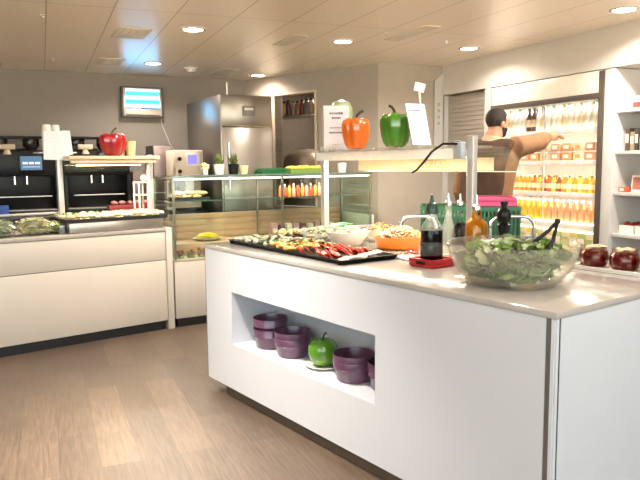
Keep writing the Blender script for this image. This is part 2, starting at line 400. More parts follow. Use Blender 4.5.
G().lathe([(.027, .055), (.027, .068), (0, .068)]).obj('lid', M_alu, t)

# bagged salads
M_film = glassmat('bag_film', '#f6faf4', .12, 1.5, haze=.06)
def saladbag(label, x, y, rz, sx, sy, sz, cols, seed):
    t = thing('salad_bag', label, 'salad bag', CNT(x, y, .92), CNT.a+rz, 'bagged salads on the left counter')
    def f(u, v, s=1):
        a, b = u*2-1, v*2-1; k = max(0, (1-a*a))**.5*max(0, (1-b*b))**.5
        return Vector((a*sx, b*sy, sz*(.5+s*.5*k)+.006*noise.noise(Vector((a*5+seed, b*5, s)))*k))
    g = G(); g.sheet(lambda u, v: f(u, v), 22, 16); g.sheet(lambda u, v: f(u, v, -1), 22, 16); bmesh.ops.remove_doubles(g.bm, verts=g.bm.verts, dist=1e-4); g.obj('film', M_film, t)
    g = G(); r = random.Random(seed)
    for i in range(170):
        a, b = r.uniform(-.8, .8), r.uniform(-.8, .8); k = (1-a*a)**.5*(1-b*b)**.5
        c = Vector((a*sx, b*sy, sz*(.5+r.uniform(-.42, .42)*k)))
        Mx = Matrix.Translation(c) @ Matrix.Rotation(r.uniform(0, 6), 4, 'Z') @ Matrix.Rotation(r.uniform(-.9, .9), 4, 'X')
        w = r.uniform(.022, .036)
        g.sheet(lambda u, v: Mx @ Vector(((u-.5)*w*2.4, (v-.5)*w, .006*math.sin(u*9+i)*(1 if v > .5 else .4))), 4, 2)
    g.obj('leaf_filling', islandmat('bag_leaves', cols, .6, mul=.05), t)
saladbag('clear bag of pale leaf salad lying at far left end of counter', -1.37, .16, .15, .13, .10, .15, ['#b4c486', '#e8e9cc', '#fafaf0', '#94aa68', '#dbe2bc'], 3)
saladbag('clear bag of yellowish mixed salad next to the left guard post', -1.09, .17, -.1, .135, .10, .15, ['#f0e29a', '#faf4d6', '#c8cd80', '#fdf8e6', '#e3bc80'], 5)
saladbag('small clear bag of green salad at foot of left guard post', -.925, .20, .2, .045, .07, .11, ['#ced380', '#f3edc0', '#a8ba62', '#faf2d0'], 8)

# ------------------------------------------------------------------ glass display case
M_wood = mat('case_wood', '#c29a7e', .45, var=.12, scale=4)
nt = M_wood.node_tree
mp = nt.nodes.new('ShaderNodeMapping'); mp.inputs['Scale'].default_value = (.6, 6, 9)
tc = [n for n in nt.nodes if n.type == 'TEX_COORD'][0]; nz = [n for n in nt.nodes if n.type == 'TEX_NOISE'][0]
nt.links.new(tc.outputs['Object'], mp.inputs[0]); nt.links.new(mp.outputs[0], nz.inputs['Vector'])
CL = 2.2
t = thing('display_case', 'glass fronted food display case on white base between counter and kitchen hatch', 'display case', CAS(0, 0), CAS.a)
G().b2(.045, CL, .0, .64, .083, .60, .003).obj('base_panel', M_lam, t)
G().b2(.07, CL-.03, .03, .6, 0, .083).obj('plinth', M_dark, t)
G().b2(.045, CL, .0, .64, .601, .62, .003).obj('lower_deck', mat('deck_cream', '#c2b298', .4), t)
G().b2(.06, CL-.02, .24, .62, .621, .735, .003).obj('upper_deck', M_wood, t)
g = G()
for z0, z1 in ((.737, .80), (.802, .865), (.867, .925), (.927, .985)): g.b2(.06, CL-.02, .6, .635, z0, z1, .003)
g.obj('back_boards', M_wood, t)
for x in (.06, 1.145, CL-.02):
    g = G(); g.b2(x-.009, x+.009, .0, .018, .62, 1.365); g.b2(x-.009, x+.009, .58, .598, .62, 1.365); g.b2(x-.009, x+.009, .0, .6, 1.345, 1.365); g.b2(x-.006, x+.006, .05, .5, 1.125, 1.138); g.obj('frame', M_steel, t)
G().b2(.05, CL-.01, -.004, .0, .621, 1.365).obj('front_glass', M_clear, t)
for x in (.05, CL-.012): G().b2(x-.002, x+.002, .02, .58, .63, 1.345).obj('side_glass', M_clear, t)
g = G(); g.b2(.05, CL-.01, .0, .52, 1.367, 1.375); o = g.obj('top_glass', M_clear, t)
G().b2(.05, CL-.01, -.004, .0, 1.362, 1.377).obj('glass_edge', M_edge, o)
g = G(); g.b2(.07, CL-.03, .06, .5, 1.139, 1.147); o = g.obj('middle_shelf', M_clear, t)
G().b2(.07, CL-.03, .055, .06, 1.138, 1.149).obj('glass_edge', M_edge, o)
g = G(); g.b2(CL-.012, CL+.02, -.005, .64, .80, .93, .004); g.b2(CL-.55, CL-.012, -.005, .012, .80, .83, .002); g.obj('end_frame', M_white, t)
G().b2(.08, CL-.04, .02, .05, 1.335, 1.35).obj('light_strip', emitmat('case_led', '#fff1dc', 4), t)

# small white rack at the left end of the case
t = thing('wire_rack', 'small white upright rack between steel tray and display case', 'rack', CNT(.0, .45, .92), CNT.a)
g = G()
for x in (-.065, .02):
    for y in (0, .12): g.tube([(x, y, 0), (x, y, .39)], .009, 8)
for z in (.13, .27, .388): g.b2(-.075, .03, -.01, .13, z, z+.012)
g.obj('frame', M_white, t)

# things on the case
def potted(label, x, y, mpot, cols, rp=.056, hp=.10):
    t = thing('potted_plant', label, 'plant', CAS(x, y, 1.376))
    G().lathe([(0, 0), (rp*.75, 0), (rp, hp), (rp*.9, hp), (rp*.86, hp-.012), (0, hp-.012)]).obj('pot', mpot, t)
    g = G(); r = random.Random(int(x*100))
    for i in range(110):
        a = r.uniform(0, 6.28); l = r.uniform(.07, .14); q = r.uniform(.1, .75)
        p0 = Vector((r.uniform(-.02, .02), r.uniform(-.02, .02), hp-.015)); d = Vector((math.cos(a)*q, math.sin(a)*q, 1)).normalized()
        s = Vector((-d.y, d.x, 0)).normalized()*.007
        g.sheet(lambda u, v: p0+d*l*u+s*(v-.5)*2*(1-u**2)-Vector((0, 0, .03*u*u*q)), 4, 1)
    g.obj('foliage', islandmat('pot_foliage', cols), t)
potted('small green plant in white pot on display case', .595, .25, M_ceram, ['#6a8436', '#9aae52', '#4f6a2a'])
potted('small green plant in black pot beside the white potted one', .745, .25, M_black, ['#66743a', '#8c964e', '#475726'])
t = thing('paper_cup', 'cream paper cup on display case beside black plant pot', 'cup', CAS(.85, .24, 1.376))
G().lathe([(0, 0), (.03, 0), (.042, .08), (.045, .082), (.041, .084), (.03, .006), (0, .006)]).obj('cup_body', mat('cup_cream', '#ddcf9c', .5), t)
t = thing('flower_posy', 'small pale yellow blossom bunch at left end of display case', 'flowers', CAS(.445, .22, 1.376))
g = G()
for i in range(9): g.blob((rnd.uniform(-.035, .035), rnd.uniform(-.03, .03), .05+rnd.uniform(0, .05)), .02, 1, .3, 3, i)
g.obj('blossom', mat('blossom', '#e6d9a0', .6), t); G().lathe([(0, 0), (.022, 0), (.028, .05), (0, .05)]).obj('holder', M_ceram, t)
# artificial grass mat and lemon tray
t = thing('grass_mat', 'strip of green artificial grass on display case', 'grass mat', CAS(1.15, .25, 1.376), CAS.a)
G().b2(-.15, .15, -.09, .09, 0, .008).obj('backing', mat('mat_green', '#1f5a36', .7), t)
g = G()
for i in range(1500):
    x, y = rnd.uniform(-.145, .145), rnd.uniform(-.085, .085); l = rnd.uniform(.03, .055); dx, dy = rnd.uniform(-.015, .015), rnd.uniform(-.015, .015)
    g.sheet(lambda u, v: Vector((x+dx*u+(v-.5)*.006*(1-u), y+dy*u, .008+l*u)), 2, 1)
o = g.obj('grass_blades', islandmat('grass_green', ['#1d6a3c', '#2f8a4b', '#164f2e']), t); o['kind'] = 'stuff'
t = thing('fruit_tray', 'shallow green tray heaped with yellow fruit on display case', 'tray', CAS(1.53, .25, 1.376), CAS.a)
g = G(); g.b2(-.21, .21, -.1, .1, 0, .01); g.b2(-.21, .21, -.1, -.094, .01, .05); g.b2(-.21, .21, .094, .1, .01, .05); g.b2(-.21, -.204, -.094, .094, .01, .05); g.b2(.204, .21, -.094, .094, .01, .05)
g.obj('tray_body', mat('tray_green', '#5f7a2e', .5), t)
M_lem = mat('lemon', '#dcc04a', .4, var=.12, bump=.1, scale=60)
k = 0
for i in range(7):
    for j in range(3):
        p = CAS(1.53-.17+i*.056, .25-.06+j*.058, 1.376+.043+rnd.uniform(0, .012))
        g = G(); g.blob((0, 0, 0), (.034, .026, .026), 2, .06, 2, k); g.lathe([(0, -.04), (.008, -.034), (.01, -.028)], M=Matrix.Rotation(R(90), 4, 'Y'), seg=8); k += 1
        tag(g.obj('lemon', M_lem, loc=p, rz=rnd.uniform(0, 3)), 'yellow lemon heaped in the green tray on the display case', 'lemon', 'lemons in the green tray')
t = thing('white_pot', 'small white pot at right end of display case under orange pepper', 'pot', CAS(1.95, .2, 1.376))
G().lathe([(0, 0), (.042, 0), (.052, .1), (.055, .102), (.05, .104), (.046, .09), (0, .09)]).obj('pot_body', M_ceram, t)
G().lathe([(.0, .102), (.044, .1), (.047, .106), (.044, .112), (0, .114)]).obj('lid', M_blackm, t)

# inside the case: pastries, bottles, packs, melon dish
t = thing('pastry_tray', 'black tray on middle glass shelf at left of display case', 'tray', CAS(.27, .26, 1.148), CAS.a)
g = G(); g.b2(-.17, .17, -.12, .12, 0, .008); g.b2(-.18, .18, -.13, -.12, .0, .024); g.b2(-.18, .18, .12, .13, .0, .024); g.b2(-.18, -.17, -.12, .12, 0, .024); g.b2(.17, .18, -.12, .12, 0, .024); g.obj('tray_body', M_blackm, t)
M_past = islandmat('pastry', ['#d8a868', '#e7c98f', '#c58a48', '#efdcb6'], .5)
for i in range(12):
    x, y = .14+(i % 6)*.052, .2+(i//6)*.11
    g = G(); a0 = .5
    g.loft([(.045*math.cos(q), .045*math.sin(q)-.02, .02) for q in [0.3, .9, 1.57, 2.2, 2.85]], [(.006, .006), (.018, .016), (.024, .022), (.018, .016), (.006, .006)], 8)
    tag(g.obj('croissant', M_past, loc=CAS(x, y, 1.158+.03*(i % 2)), rz=rnd.uniform(-.5, .5)+CAS.a), 'golden pastry on the black tray inside the display case', 'pastry', 'pastries in the display case')
M_jb = [mat('juice_red', '#b3402a', .2, coat=.5), mat('juice_orange', '#d9822f', .2, coat=.5), mat('juice_rose', '#cf8375', .2, coat=.5)]
for i in range(10):
    for j in range(2):
        t = thing('juice_bottle', ['small red juice bottle on middle shelf inside the display case', 'small orange juice bottle on middle shelf inside the display case', 'small rosy juice bottle on middle shelf inside the display case'][(i+j) % 3], 'bottle', CAS(1.27+i*.05, .2+j*.1, 1.148), 0, ['red bottles in the case', 'orange bottles in the case', 'rosy bottles in the case'][(i+j) % 3])
        G().lathe([(0, 0), (.019, 0), (.02, .01), (.02, .075), (.009, .1), (.009, .11), (0, .11)], seg=14).obj('bottle_body', M_jb[(i+j) % 3], t)
        G().lathe([(.0105, .108), (.0105, .122), (0, .122)], seg=12).obj('cap', [M_ceram, M_black][(i+j) % 2], t)
M_pp = [mat('pack_rose', '#b98a92', .4), mat('pack_plum', '#7a4658', .4), mat('pack_cream', '#dccbb8', .4)]
for i in range(9):
    t = thing('snack_pack', ['rosy snack pack on upper deck of the display case', 'plum coloured snack pack on upper deck of the display case', 'cream snack pack on upper deck of the display case'][i % 3], 'snack pack', CAS(1.26+i*.085, .44, .736), CAS.a+rnd.uniform(-.2, .2), ['rosy packs in the case', 'plum packs in the case', 'cream packs in the case'][i % 3])
    G().b2(-.034, .034, -.03, .03, 0, .1+rnd.uniform(0, .03), .01).obj('pack_body', M_pp[i % 3], t)
    G().b2(-.025, .025, -.0315, -.03, .03, .07).obj('pack_label', M_ceram, t)
t = thing('melon_dish', 'oval white dish of yellow melon slices at front of the display case', 'dish', CAS(.50, .36, .736), CAS.a)
G().lathe([(0, .0), (.09, 0), (.16, .025), (.165, .03), (.158, .03), (.09, .008), (0, .008)], sx=1.0, sy=.62, seg=32).obj('dish', M_ceram, t)
M_mel = mat('melon', '#edc81f', .35, var=.1)
for i in range(6):
    g = G(); g.loft([(-.085+.034*k/1., .02*math.sin(k/5*3.14), .03+.02*math.sin(k/5*3.14)) for k in range(6)], [(.004, .004), (.018, .016), (.024, .02), (.024, .02), (.018, .016), (.004, .004)], 8)
    tag(g.obj('melon_slice', M_mel, loc=CAS(.50+(i % 2)*.05-.025, .36-.05+i*.02, .74), rz=CAS.a+rnd.uniform(-.15, .15)), 'yellow melon slice on the oval white dish in the display case', 'melon', 'melon slices on the dish')
M_tom = islandmat('tomato_salmon', ['#d2552c', '#e07c3f', '#c73a22', '#e69a5c'], .35, coat=.3)
for i in range(3):
    t = thing('salad_tub', ['orange filled salad tub at left end of lowest case deck', 'tub of orange salad second along lowest case deck', 'tub of rosy ham salad on lowest case deck by island'][i], 'salad tub', CAS(.13+i*.105, .1, .621), CAS.a)
    G().lathe([(0, 0), (.04, 0), (.048, .06), (.046, .06), (.039, .004), (0, .004)]).obj('tub', M_film, t)
    g = G()
    for k in range(16): g.blob((rnd.uniform(-.026, .026), rnd.uniform(-.026, .026), .018+rnd.uniform(0, .055)), .017, 1, .2, 3, k+i*20)
    g.obj('filling', M_tom if i < 2 else islandmat('ham', ['#c98474', '#b8604f', '#dfb3a0']), t)

# ------------------------------------------------------------------ back counter with machines along the back wall
t = thing('back_counter', 'dark back counter along taupe wall carrying the coffee machines', 'counter', BAK(0, -.66), BAK.a)
G().b2(-2.4, 2.0, 0, .64, .91, .95, .004).obj('worktop', mat('back_top', '#3a3735', .3), t)
for i in range(5): 
    d = G().b2(-2.4+i*.88+.005, -2.4+(i+1)*.88-.005, .02, .64, .1, .905, .003).obj('cabinet_door', mat('back_front', '#2f2b2a', .5), t)
    G().tube([(-2.4+i*.88+.3, .0, .82), (-2.4+i*.88+.58, .0, .82)], .008).obj('handle', M_steel, d)
M_screen = emitmat('touch_screen_glow', '#7fa0bd', .45)
M_screen2 = emitmat('screen_text', '#dfeefc', .8)
def coffee(label, x, w, scr, h=.84):
    t = thing('coffee_machine', label, 'coffee machine', BAK(x, -.36, .95), BAK.a)
    hw = w/2
    g = G(); g.b2(-hw, hw, -.16, .24, .0, .05, .006); g.b2(-hw, hw, .0, .24, .05, h*.83, .008); g.b2(-hw, hw, -.16, 0, h*.5, h*.83, .01); g.b2(-hw, -hw+.03, -.15, 0, .05, h*.5); g.b2(hw-.03, hw, -.15, 0, .05, h*.5)
    g.obj('body', M_black, t)
    g = G(); g.b2(-hw+.02, hw-.02, -.15, .0, .052, .062); g.obj('drip_grille', M_steel, t)
    g = G(); g.b2(-hw*.75, hw*.8, -.175, -.16, h*.235, h*.25, .003); g.obj('cup_ledge', M_alu, t)
    for k in (-.06, .06): G().cyl((k, -.09, h*.45), .014, .09, 12).obj('spout', M_chrome, t)
    for k in (-.5, .35):
        hp = G(); hp.lathe([(.05, 0), (.085, .05), (.085, .11), (.08, .125), (0, .125)], (hw*k, .1, h*.83), 20); hp.obj('bean_hopper', mat('hopper_smoke', '#2d2826', .15), t)
    g = G(); g.b2(-hw+.02, hw*.95, -.02, .22, h*.83+.125, h*.83+.15, .004); g.obj('hopper_lid', M_black, t)
    G().b2(-.22*w*2, -.05, -.166, -.16, h*.86-.02, h*.86-.02+.04).obj('top_badge', M_black, t)
    lb = G(); lb.b2(-.20, -.04, -.175, -.12, h*.835, h*.835+.055, .01); lb.lathe([(.03, 0), (.045, -.05), (0, -.05)], (-.12, -.14, h*.835)); lb.obj('grounds_funnel', mat('funnel_cream', '#cbb9a0', .4), t)
    sx0, sx1, sz0, sz1 = scr
    s = G(); s.b2(sx0-.02, sx1+.02, -.20, -.161, sz0-.03, sz1+.025, .006); s = s.obj('touch_panel', M_black, t)
    o = G(); o.b2(sx0, sx1, -.203, -.2005, sz0, sz1); o.obj('screen', M_screen, s)
    o = G()
    zc = (sz0+sz1)/2
    for k in range(3): o.b2(sx0+.02+k*.06, sx0+.07+k*.06, -.2045, -.203, zc-.012, zc+.012)
    o.b2(sx0+.02, sx1-.02, -.2045, -.203, sz0+.03, sz0+.036)
    if sx1-sx0 > .2: o.obj('screen_icons', M_screen2, s)
    else: o.bm.free()
    return t
coffee('black coffee machine with big glowing touch screen at far left', .12, .74, (.0, .21, .485, .63))
coffee('black coffee machine with small screen behind the red pepper ornament', .90, .70, (.02, .17, .60, .66))
t = thing('grinder_unit', 'dark brown appliance between second coffee machine and soup dispenser', 'appliance', BAK(1.40, -.34, .95), BAK.a)
M_br = mat('appliance_brown', '#6a5852', .35, metal=.3, var=.15, scale=6)
g = G(); g.b2(-.11, .11, -.14, .22, 0, .45, .006); g.obj('body', M_br, t); G().cyl((.0, -.17, .38), .04, .03, 20, 'Y').obj('dial', M_ceram, t)
for k in (-.05, 0, .05): G().cyl((k, -.15, .22), .008, .12, 10).obj('tap', M_chrome, t)
t = thing('milk_cooler', 'tall grey brown cooler left of the screen dispenser', 'cooler', BAK(1.635, -.34, .95), BAK.a)
G().b2(-.105, .105, -.15, .25, .0, .745, .01).obj('body', mat('cooler_taupe', '#8a7a74', .35, metal=.35, var=.12, scale=5), t)
G().b2(-.09, .09, -.158, -.15, .1, .66, .004).obj('door', mat('cooler_door', '#80706b', .3, metal=.4, var=.15, scale=5), t)
G().b2(-.115, -.106, -.16, .2, .55, .745).obj('edge_strip', M_black, t)
t = thing('machine_cabinet', 'low black cabinet under the beige drink dispenser', 'cabinet', BAK(1.77, -.93), BAK.a)
G().b2(-.19, .19, -.19, .24, .08, .965, .004).obj('body', M_blackm, t); G().b2(-.17, .17, -.20, -.191, .1, .93, .003).obj('door', M_black, t); G().b2(-.17, .17, -.15, .22, 0, .08).obj('plinth', M_dark, t)
t = thing('drink_dispenser', 'beige drink dispenser with violet screen beside steel cabinet', 'dispenser', BAK(1.775, -.94, .966), BAK.a); t.scale = (.95, 1, .95)
G().b2(-.165, .165, -.05, .25, .0, .70, .01).obj('body', mat('dispenser_beige', '#c9b8a4', .4, var=.05), t)
G().b2(-.165, .165, -.16, -.05, .40, .70, .01).obj('head', mat('dispenser_head', '#cdbda9', .4, var=.05), t)
s = G(); s.b2(-.05, .12, -.168, -.16, .52, .67, .003); s = s.obj('display_frame', mat('display_white', '#ded6d6', .4), t)
G().b2(-.02, .085, -.171, -.168, .545, .645).obj('screen', emitmat('violet_screen', '#8f86d6', .9), s)
for z in (.60, .46): G().cyl((-.115, -.17, z), .022, .02, 16, 'Y').obj('button', M_black, t)
G().b2(-.165, -.05, -.155, -.05, .14, .385, .004).obj('side_recess', M_blackm, t)
G().b2(-.15, .15, -.17, -.05, 0, .04, .006).obj('drip_tray', M_black, t)
tag(G().b2(-.06, .06, -.05, .05, 0, .12, .004).obj('blue_box', mat('box_blue', '#2f57a6', .5), loc=BAK(-.08, -.58, .951), rz=BAK.a), 'small blue box on back counter at left picture edge', 'box')
t = thing('red_tub', 'low red tub on the back counter behind the steel tray', 'tub', BAK(1.22, -.60, .951), BAK.a)
g = G(); g.b2(-.24, .24, -.05, .06, .0, .085, .012); g.obj('tub_body', mat('tub_red', '#8f1f25', .35), t)
for i in range(5):
    o = G(); o.blob((0, 0, 0), (.045, .035, .026), 2, .2, 2, i); tag(o.obj('meat_piece', islandmat('pink_meat', ['#cf7a70', '#d99a90']), loc=BAK(1.05+i*.085, -.595, 1.058), rz=i), 'rosy wrapped piece lying on the low red tub behind the steel tray', 'wrapped food', 'rosy pieces on the red tub')

# big steel dishwasher-like cabinet
t = thing('steel_cabinet', 'tall stainless steel cabinet standing in the corner by the hatch', 'cabinet', BAK(2.02, -1.45), BAK.a)
M_st2 = mat('cabinet_steel', '#8f877f', .3, metal=.9, var=.05, scale=5)
g = G(); g.b2(.0, .585, .0, 1.25, .1, 2.205, .006); g.obj('body', M_st2, t)
g = G(); g.b2(.005, .58, -.02, -.001, 1.885, 2.195, .004); g.obj('upper_hatch', M_st2, t)
G().b2(.02, .58, -.02, -.001, .15, 1.865, .004).obj('door', M_st2, t)
h = G(); h.b2(.24, .39, -.026, -.02, 1.985, 2.09, .004); h = h.obj('control_panel', mat('panel_grey', '#6f6861', .4), t); G().b2(.265, .365, -.03, -.026, 2.045, 2.07).obj('display', mat('panel_light', '#d8d2c8', .4), h)
G().tube([(.01, -.03, 1.873), (.585, -.03, 1.873)], .011).obj('rail', M_chrome, t)
G().tube([(.08, -.04, 1.2), (.08, -.04, 1.7)], .011).obj('handle', M_chrome, t)
G().tube([(.12, .1, 2.2), (.12, .1, 2.34)], .012).obj('pipe', M_steel, t)
for x in (.05, .54):
    for y in (.06, 1.19): G().cyl((x, y, .05), .02, .1, 12).obj('leg', M_steel, t)

# wall screen
def screenmat():
    m = bpy.data.materials.new('menu_screen'); m.use_nodes = True; nt = m.node_tree; nt.nodes.clear(); L = nt.links
    o = nt.nodes.new('ShaderNodeOutputMaterial'); e = nt.nodes.new('ShaderNodeEmission'); tc = nt.nodes.new('ShaderNodeTexCoord')
    mp = nt.nodes.new('ShaderNodeMapping'); mp.inputs['Scale'].default_value = (.6, 1, 10.5); L.new(tc.outputs['Object'], mp.inputs[0])
    wv = nt.nodes.new('ShaderNodeTexWave'); wv.bands_direction = 'Z'; wv.inputs['Scale'].default_value = .314*1.0; wv.inputs['Distortion'].default_value = .6; wv.inputs['Detail'].default_value = 2; wv.inputs['Phase Offset'].default_value = .6
    L.new(mp.outputs[0], wv.inputs[0])
    r = nt.nodes.new('ShaderNodeValToRGB'); cr = r.color_ramp
    cr.elements[0].color = lin('#2372b4')+(1,); cr.elements[1].color = lin('#9fdcff')+(1,); k = cr.elements.new(.5); k.color = lin('#3fa3e0')+(1,)
    L.new(wv.outputs['Fac'], r.inputs[0]); L.new(r.outputs[0], e.inputs['Color']); e.inputs['Strength'].default_value = 4.5
    L.new(e.outputs[0], o.inputs[0]); return m
t = thing('wall_screen', 'wall mounted screen showing bright blue stripes on taupe wall', 'screen', BAK(1.51, -.002, 2.04), BAK.a)
g = G(); g.b2(-.245, .245, -.115, -.02, 0, .36, .012); g.obj('casing', mat('screen_casing', '#5c544f', .4), t)
G().b2(-.1, .1, -.02, .0, .08, .28).obj('wall_bracket', M_dark, t)
g = G(); g.b2(-.222, -.196, -.122, -.115, .02, .345, .003); g.b2(.2, .226, -.122, -.115, .02, .345, .003); g.b2(-.196, .2, -.122, -.115, .325, .345, .003); g.obj('bezel', mat('bezel_silver', '#b9b4b0', .3, metal=.5), t)
G().b2(-.196, .2, -.119, -.115, .115, .325).obj('display', screenmat(), t)
G().b2(-.2, .215, -.128, -.115, .03, .10, .006).obj('speaker_bar', mat('bar_silver', '#c3b3a4', .35, metal=.4), t)
tag(G().tube([BAK(1.745, -.03, 2.04), BAK(1.76, -.01, 1.95), BAK(1.80, -.008, 1.85), BAK(1.86, -.008, 1.70), BAK(1.9, -.008, 1.64)], .005, 6).obj('cable', mat('cable_white', '#cfc6bc', .5)), 'thin white cable hanging down the wall from the screen', 'cable')

# ------------------------------------------------------------------ kitchen seen through the hatch
t = thing('kitchen_shelf', 'kitchen shelf inside the hatch carrying jars and bottles', 'shelf', SRV(.45, .55, 2.10), SRV.a)
G().b2(-.55, .55, -.12, .14, -.025, 0, .002).obj('board', M_steel, t)
for x in (-.5, .5): G().b2(x-.012, x+.012, -.1, 1.05, -.1, -.026).obj('bracket', M_steel, t)
cols = ['#7d4a3a', '#9a9086', '#6e6862', '#b9a58c', '#584438', '#8b857c', '#a77b5c']
for i in range(10):
    h = rnd.uniform(.13, .22); t = thing('storage_jar', ['brown kitchen jar on the shelf inside the hatch', 'grey kitchen jar on the shelf inside the hatch', 'tan kitchen jar on the shelf inside the hatch'][i % 3], 'jar', SRV(.02+i*.08, .55, 2.101), 0, ['brown jars in the kitchen', 'grey jars in the kitchen', 'tan jars in the kitchen'][i % 3])
    c = [['#7d4a3a', '#6d3f33'], ['#9a9086', '#847e78'], ['#b9a58c', '#a77b5c']][i % 3][i % 2]
    G().lathe([(0, 0), (.035, 0), (.038, .01), (.038, h*.75), (.026, h*.88), (0, h*.88)], seg=16).obj('jar_body', mat('jar_tone', c, .3), t)
    G().lathe([(.028, h*.87), (.028, h), (0, h)], seg=16).obj('lid', M_dgrey, t)
t = thing('cooking_hood', 'rounded steel dome behind the lemon tray inside the hatch', 'hood', SRV(.42, .75, 1.02), SRV.a)
G().lathe([(.36, 0), (.36, .3), (.355, .45), (.31, .55), (.2, .62), (.0, .65)], seg=40).obj('dome', mat('hood_tan', '#ae9b88', .35, metal=.5), t)
G().b2(-.38, .38, -.3, .3, -1.0, 0, .01).obj('stand', M_steel, t)
# ------------------------------------------------------------------ white island with niche
IW, IL, IZ = 1.10, 2.59, .962
NY0, NY1, NZ0, NZ1, ND = .925, 2.25, .365, .692, .33
M_isl = mat('island_white_laminate', '#c4c7cd', .28, var=.012, scale=2)
M_istop = mat('island_white_top', '#a6a19c', .13, var=.015, scale=3, coat=.4)
t = thing('salad_island', 'white salad bar island with rectangular niche in front and dark plinth', 'counter', ISL(0, 0), ISL.a)
G().b2(-.004, IW, -.004, IL+.004, .936, IZ, .003).obj('worktop', M_istop, t)
g = G(); g.b2(0, .02, .04, NY0, .077, .935); g.b2(0, .02, NY1, IL-.006, .077, .935); g.b2(0, .02, NY0, NY1, .077, NZ0); g.b2(0, .02, NY0, NY1, NZ1, .935)
g.obj('front_panel', M_isl, t)
g = G(); g.b2(.02, ND, NY0-.018, NY0, NZ0-.018, NZ1+.018); g.b2(.02, ND, NY1, NY1+.018, NZ0-.018, NZ1+.018); g.b2(.02, ND, NY0, NY1, NZ0-.018, NZ0); g.b2(.02, ND, NY0, NY1, NZ1, NZ1+.018); g.b2(ND, ND+.018, NY0-.018, NY1+.018, NZ0-.018, NZ1+.018)
g.obj('niche', M_isl, t)
G().b2(.03, IW, .0, .02, .077, .935).obj('end_panel', M_isl, t)
g = G(); g.b2(.02, IW, IL-.026, IL-.006, .077, .935); g.obj('far_end_panel', M_isl, t)
G().b2(IW-.02, IW, .02, IL-.026, .077, .935).obj('rear_panel', M_isl, t)
g = G(); g.b2(.0, .02, .006, .018, .077, .935); g.b2(.006, .02, .0, .02, .077, .935); g.obj('corner_post', M_isl, t)
G().b2(.004, .018, .018, .04, .077, .935).obj('metal_strip', mat('strip_grey', '#77726b', .35, metal=.5), t)
G().b2(.02, .03, .002, .02, .077, .935).obj('black_joint', M_black, t)
G().b2(-.001, .019, IL-.006, IL-.001, .077, .935).obj('edge_strip', mat('edge_brown', '#5d564c', .5), t)
M_kick = mat('plinth_brown', '#51453b', .45, var=.1, scale=6)
g = G(); g.b2(.035, .055, .05, 2.40, 0, .077); g.b2(.055, IW-.05, 2.38, 2.40, 0, .077); g.b2(.055, IW-.05, .05, .07, 0, .077); g.b2(IW-.07, IW-.05, .07, 2.38, 0, .077); g.obj('plinth', M_kick, t)

# purple bowls in the niche
M_pur = mat('purple_glaze', '#583850', .3, coat=.35, var=.08)
def bowlshape(r, h):
    return [(0, 0), (r*.74, 0), (r*.80, .008), (r*.90, h*.52), (r*.925, h*.56), (r*.965, h*.59), (r*.97, h*.63), (r*.95, h*.66), (r*1.0, h*.97), (r*.985, h), (r*.955, h*.99), (r*.90, h*.62), (r*.78, h*.12), (r*.7, .012), (0, .012)]
def purplebowl(label, x, y, z, r, h):
    o = G(); o.lathe(bowlshape(r, h), seg=40)
    return tag(o.obj('bowl', M_pur, loc=ISL(x, y, z)), label, 'bowl', 'purple bowls in the niche')
r, h = .108, .118
purplebowl('lower purple bowl of the tall stack at far left of niche', .16, 2.06, NZ0+.001, r, h)
purplebowl('topmost purple bowl of the tall stack at far left of niche', .16, 2.06, NZ0+.066, r, h)
purplebowl('bottom purple bowl of the stack left of green apple ornament', .16, 1.825, NZ0+.001, r, h*.92)
purplebowl('upper purple bowl of the stack left of green apple ornament', .165, 1.83, NZ0+.036, r, h*.92)
purplebowl('bottom purple bowl of the stack right of green apple ornament', .16, 1.27, NZ0+.001, r*1.02, h*.9)
purplebowl('upper purple bowl of the stack right of green apple ornament', .16, 1.27, NZ0+.034, r*1.02, h*.9)
purplebowl('lower purple bowl half hidden at the right niche edge', .20, 1.045, NZ0+.001, r, h)
purplebowl('upper purple bowl half hidden at the right niche edge', .20, 1.045, NZ0+.034, r, h*.9)
t = thing('saucer', 'small white saucer under the green apple ornament in the niche', 'saucer', ISL(.165, 1.54, NZ0+.001))
G().lathe([(0, 0), (.07, 0), (.098, .012), (.1, .016), (.096, .017), (.066, .007), (0, .007)], seg=36).obj('plate', M_ceram, t)
t = thing('apple_ornament', 'glossy green apple ornament with dark stem on white saucer in niche', 'ornament', ISL(.165, 1.54, NZ0+.009))
G().lathe([(0, .008), (.03, .001), (.05, .006), (.072, .035), (.084, .075), (.08, .112), (.062, .138), (.035, .146), (.014, .136), (0, .128)], seg=36).obj('fruit', mat('apple_green', '#4a8016', .15, coat=.7, var=.1), t)
G().loft([(0, 0, .128), (.002, 0, .15), (.008, 0, .17), (.02, 0, .182)], [.006, .005, .005, .007], 8).obj('stem', M_stem, t)
g = G(); g.sheet(lambda u, v: Vector((-.004-.035*u, (v-.5)*.02*math.sin(3.1*u+.03), .15+.004*math.sin(u*3))), 6, 3); g.obj('leaf', mat('leaf_dark', '#3c4a1e', .5), t)

